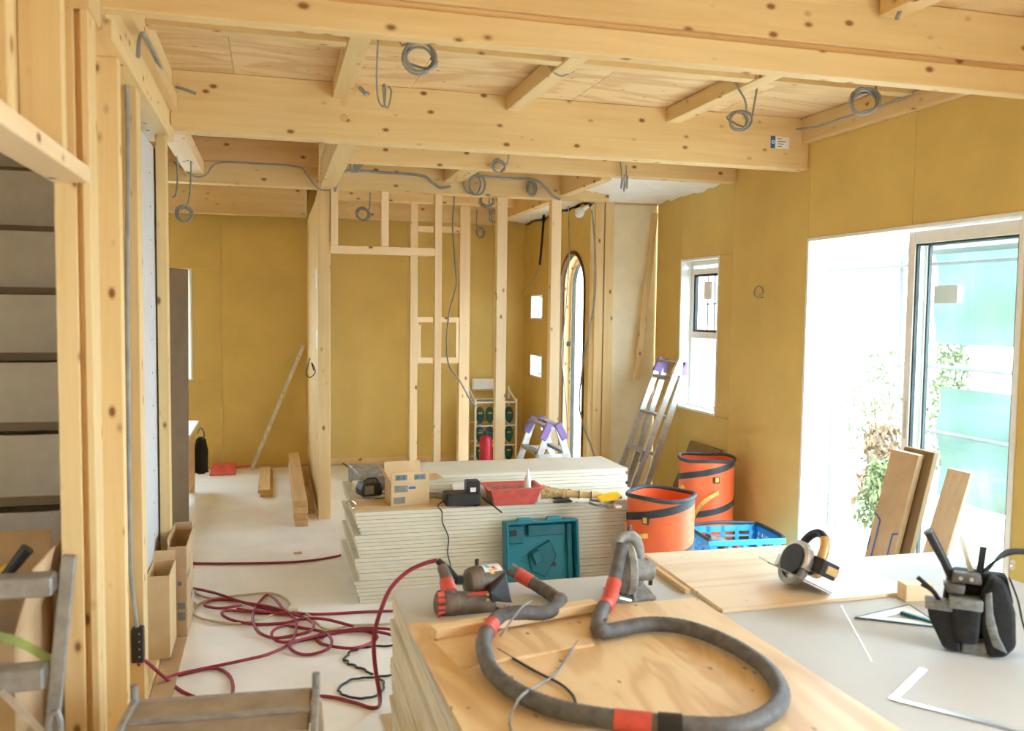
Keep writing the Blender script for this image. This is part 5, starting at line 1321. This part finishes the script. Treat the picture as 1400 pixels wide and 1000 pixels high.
open_carton('large closed carton on the floor under the tool carton behind the stepladder', (-.93, 2.68, .003), .56, .42, .43, 0, M_card, ())
MB().box(-.28, .28, -.21, .21, .43, .434).build('lid', M_card, [o for o in bpy.data.objects if o.get('label', '').startswith('large closed carton')][0])
tcn = open_carton('open brown tool carton in front of the stairs behind the stepladder', (-.93, 2.69, .438), .56, .42, .29, 0, M_card, ((2, .08), (1, .25)),
            (('f', .05, .20, .12, .15, M_black), ('f', .05, .22, .19, .21, M_greyprint), ('f', .0, .12, .05, .08, M_greyprint)))
open_carton('small printed carton on the floor below the stepladder steps', (-.80, 2.24, .003), .38, .24, .42, 0, M_card3, (), (('f', .02, .10, .28, .33, M_greyprint), ('f', .10, .17, .20, .26, M_greyprint), ('f', -.1, -.02, .16, .22, M_greyprint)))
MB().box(-.19, .19, -.12, .12, .42, .424).build('lid', M_card3, [o for o in bpy.data.objects if o.get('label', '').startswith('small printed carton')][0])
hl = thing('hand_tool', 'black-handled tool sticking out of the open tool carton', 'tool', (-.90, 2.60, .445))
MB().tube([V((-1.02, 2.58, .46)), PY(12, 782, 2.58), PY(38, 750, 2.58)], [.014, .014, .018], 12).build('handle', M_black, hl, smooth=True, world=True)
MB().bar(PY(2, 785, 2.62), PY(16, 778, 2.62), .05, .03).build('yellow_head', M_yellow, hl, .006, world=True)
bgx = thing('tool_bag', 'black tool bag inside the open tool carton', 'bag', (-.80, 2.765, .445))
MB().box(-.13, .14, -.12, .10, .0, .17).build('body', M_blackf, bgx, .02, seg=2)
MB().tube(smooth_path([(-.06, -.1, .16), (-.05, -.1, .23), (.06, -.1, .23), (.07, -.1, .16)], 6), .009, 8).build('handle', M_black, bgx, smooth=True)
gsx = [PY(-12, 868, 2.44), PY(20, 876, 2.44), PY(45, 888, 2.445), PY(72, 905, 2.45)]
m = MB(); sp2 = smooth_path(gsx, 5)
for i in range(len(sp2)-1): m.bar(sp2[i], sp2[i+1], .004, .022)
tag(m.build('green_strap', M_greenstrap, None), 'yellow green strap hanging across the cartons behind the stepladder', 'strap')

# ================================================================== ceiling cables
def dirs(Cc): f = (Cc-CAM); f.z = 0; f.normalize(); return V((f.y, -f.x, 0)), V((0, 0, 1)), f
def coil(label, px, rpx, Y, turns=3, hang=None, tilt=.3, sq=1.0, r=.0055, lead=()):
    Cc = PY(px[0], px[1], Y); R_, U_, F_ = dirs(Cc); rad = rpx/F_PX*(Cc-CAM).dot(_F)
    rn = random.Random(int(px[0]*7+px[1])); pts = [PY(x, y, Y) for x, y in lead]; n = 18
    nt_ = int(math.ceil(turns))+2; jit = [(rn.uniform(-.34, .34), rn.uniform(-.34, .2), rn.uniform(.72, 1.15)) for _ in range(nt_)]
    for i in range(int(turns*n)):
        a = PI/2+2*PI*i/n; w = i/n; k0 = int(w); f = w-k0; f = f*f*(3-2*f)
        jx_, jy_, js = [jit[k0][c]*(1-f)+jit[k0+1][c]*f for c in range(3)]; dsh = (w-turns/2)*.012
        pts.append(Cc+R_*((js*math.cos(a)*sq+jx_)*rad)+U_*((js*math.sin(a)+jy_)*rad)+F_*(dsh+.3*tilt*rad*math.sin(a)))
    if hang: pts += [PY(x, y, Y) for x, y in hang]
    return tag(MB().tube(smooth_path(pts, 2), r, 6).build('cable_coil', M_cable, None, smooth=True, angle=80), label, 'cable')
def run(label, pts, r=.0055, mat=None, name='cable', n=8): return tag(MB().tube(smooth_path(pts, n), r, 8).build(name, mat or M_cable, None, smooth=True, angle=80), label, 'cable')
coil('large grey cable coil under the plywood near the first joist', (570, 77), 21, 3.45, 3.4, lead=((547, 8), (547, 45), (549, 62)), hang=((590, 95), (598, 84), (588, 80)), r=.0055)
run('grey cable loop hanging from the plywood beside the first joist', [PY(x, y, 3.75) for x, y in ((517, 50), (515, 100), (517, 135), (525, 145), (527, 120), (524, 118), (526, 143), (531, 146), (535, 125), (530, 118))], .0042)
run('cut grey pipe end poking from the labelled beam', [PY(492, 120, 4.74), PY(501, 130, 4.68)], .011)
run('short grey cable sagging under the middle joist', [PY(x, y, 3.95) for x, y in ((747, 84), (755, 97), (768, 104), (785, 97))], .0045)
coil('grey cable coil hanging below the joist near the blue and white label', (1011, 164), 15, 3.95, 3.3, lead=((1001, 108), (1018, 135), (1020, 152)), hang=((1022, 175), (1030, 150), (1035, 120)))
coil('grey cable coil hanging by the window wall plate', (1183, 139), 16, 3.60, 4, lead=((1198, 60), (1197, 112), (1197, 128)), r=.0065)
run('grey conduit running along the window wall plate', [PX(x, y, 3.10) for x, y in ((1264, 121), (1230, 135), (1190, 150))]+[PX(x, y, 3.08) for x, y in ((1150, 162), (1118, 173), (1086, 177))], .006)
run('short grey cable end hanging at the near joist', [PY(1233, 2, 2.82), PY(1231, 14, 2.82), PY(1226, 26, 2.82)], .008)
run('grey conduit bent along the left top plate to the labelled beam', [PX(x, y, -.44) for x, y in ((189, 78), (190, 58), (194, 46), (200, 52), (215, 80))]+[PY(230, 113, 4.73), PY(250, 121, 4.73), PY(268, 128, 4.73)], .0075)
coil('grey cable coil dangling in the hall under the pale joist', (252, 292), 10, 6.05, 4, lead=((261, 180), (261, 238), (260, 262), (257, 280)), sq=.9, r=.006)
run('grey cable hooked down beside the pale hall joist', [PY(x, y, 5.9) for x, y in ((241, 205), (243, 240), (241, 264), (236, 271))], .006)
run('grey cable strung along the hall beam', [PY(x, y, 6.535) for x, y in ((237, 221), (252, 232), (268, 242), (282, 239), (298, 223), (350, 224), (407, 228), (420, 240), (435, 258), (452, 260))], .006)
run('bundle of grey cables looped at the wide joist', [PY(x, y, 6.0) for x, y in ((478, 198), (479, 225), (482, 236), (486, 214), (483, 236), (491, 213), (486, 236), (496, 216), (488, 236), (500, 218))], .0055)
run('grey cables running along the partition beam to the short joist', [PY(x, y, 6.585) for x, y in ((458, 262), (463, 244), (475, 234), (520, 236), (575, 240), (590, 249), (602, 257), (616, 255))], .010)
run('pair of grey cables along the partition beam to the foam edge', [PY(x, y, 6.585) for x, y in ((618, 240), (640, 240), (690, 244), (730, 246), (745, 256), (756, 268), (766, 273))], .010)
coil('round grey cable coil on the partition beam beside the short joist', (649, 251), 14, 6.57, 2.6, sq=.7, r=.007)
coil('small grey cable coil hanging before the foam-edge beam', (682, 227), 9.5, 5.60, 2.6, hang=((694, 222), (695, 208), (695, 190)), r=.0055)
coil('narrow bundled cable coil on the partition beam near the foam', (727, 256), 10, 6.565, 5, sq=.6, r=.005)
coil('small cable coil hanging behind the door header', (496, 293), 8, 7.3, 4, hang=((505, 285), (506, 264), (506, 225)), r=.006)
coil('cable coil hanging behind the tall middle stud', (665, 274), 9, 7.3, 4, r=.006, sq=1.1, hang=((668, 262), (668, 225)))
coil('small cable coil below the coil behind the middle stud', (676, 297), 8, 7.5, 3, hang=((669, 290), (669, 275), (669, 232)), r=.006, sq=.7)
coil('dark cable coil against the far olive wall', (657, 318), 7, 8.77, 3, hang=((652, 310), (652, 294), (652, 286)), r=.006, sq=.7)
run('grey cable bundle hanging from the beam under the white foam', [PY(x, y, 5.60) for x, y in ((848, 190), (848, 216), (850, 240), (849, 258), (854, 238), (853, 262), (858, 240), (857, 258), (856, 226))], .0045)
run('long grey cable hanging down through the stud partition', [PY(x, y, 7.2) for x, y in ((621, 225), (621, 268), (619, 310), (623, 370), (624, 390), (614, 430), (611, 470), (614, 500), (628, 520), (642, 545), (650, 556))], .007)
run('long grey cable hanging down the entrance wall beside the corner post', [PX(x, y, 2.575) for x, y in ((809, 288), (813, 330), (814, 400), (806, 450), (797, 500), (792, 550), (797, 580), (808, 610), (815, 632))], .008)
run('thin grey cable hanging in front of the arched doorway', [PX(x, y, 2.55) for x, y in ((777, 268), (777, 284), (778, 350), (774, 420), (768, 480), (771, 520), (775, 560), (776, 600))], .006)
run('black pipe hanging from the entrance ceiling', [PX(x, y, 2.54) for x, y in ((744, 285), (743, 303), (741, 330), (738, 362))], .012, M_black)
run('thin grey cable end below the black pipe', [PX(x, y, 2.54) for x, y in ((738, 362), (730, 382), (720, 393), (713, 402))], .005)
run('loose dark cables sticking out of the corner post side', [PY(x, y, 6.95) for x, y in ((424, 490), (420, 503), (419, 513), (425, 516), (431, 508), (426, 496), (429, 507))], .004, M_black)
run('small loop of cable sticking out of the tan window wall', [PX(x, y, 3.155) for x, y in ((1043, 407), (1034, 406), (1031, 400), (1035, 392), (1041, 393), (1043, 400), (1038, 404))], .004)
run('thin dark cable on the floor behind the corner post', [PZ(452, 622, .06), PZ(462, 628, .02), PZ(475, 638, .01), PZ(500, 652, .01)], .008, M_hose)
# temporary bulb under the foam
lbp = PY(792, 291, 6.72)
bl_ = thing('bare_bulb', 'white bare bulb in a black socket under the white foam', 'lamp', lbp)
MB().lathe([(.001, -.042), (.02, -.038), (.036, -.02), (.042, 0), (.036, .02), (.022, .036), (.016, .045)], 20, TR(0, 0, 0, .3, .9, 0)).build('bulb', M_bulb, bl_, smooth=True)
MB().cyl((.034, 0, .027), (.075, 0, .055), .017, None, 12).build('socket', M_white, bl_, .002)
MB().cyl((.075, 0, .055), (.105, 0, .075), .013, None, 10).build('socket_cap', M_black, bl_, .002)
MB().tube(smooth_path([(.10, 0, .07), (.125, 0, .09), (.13, 0, .16)], 5), .004, 8).build('flex', M_black, bl_, smooth=True)
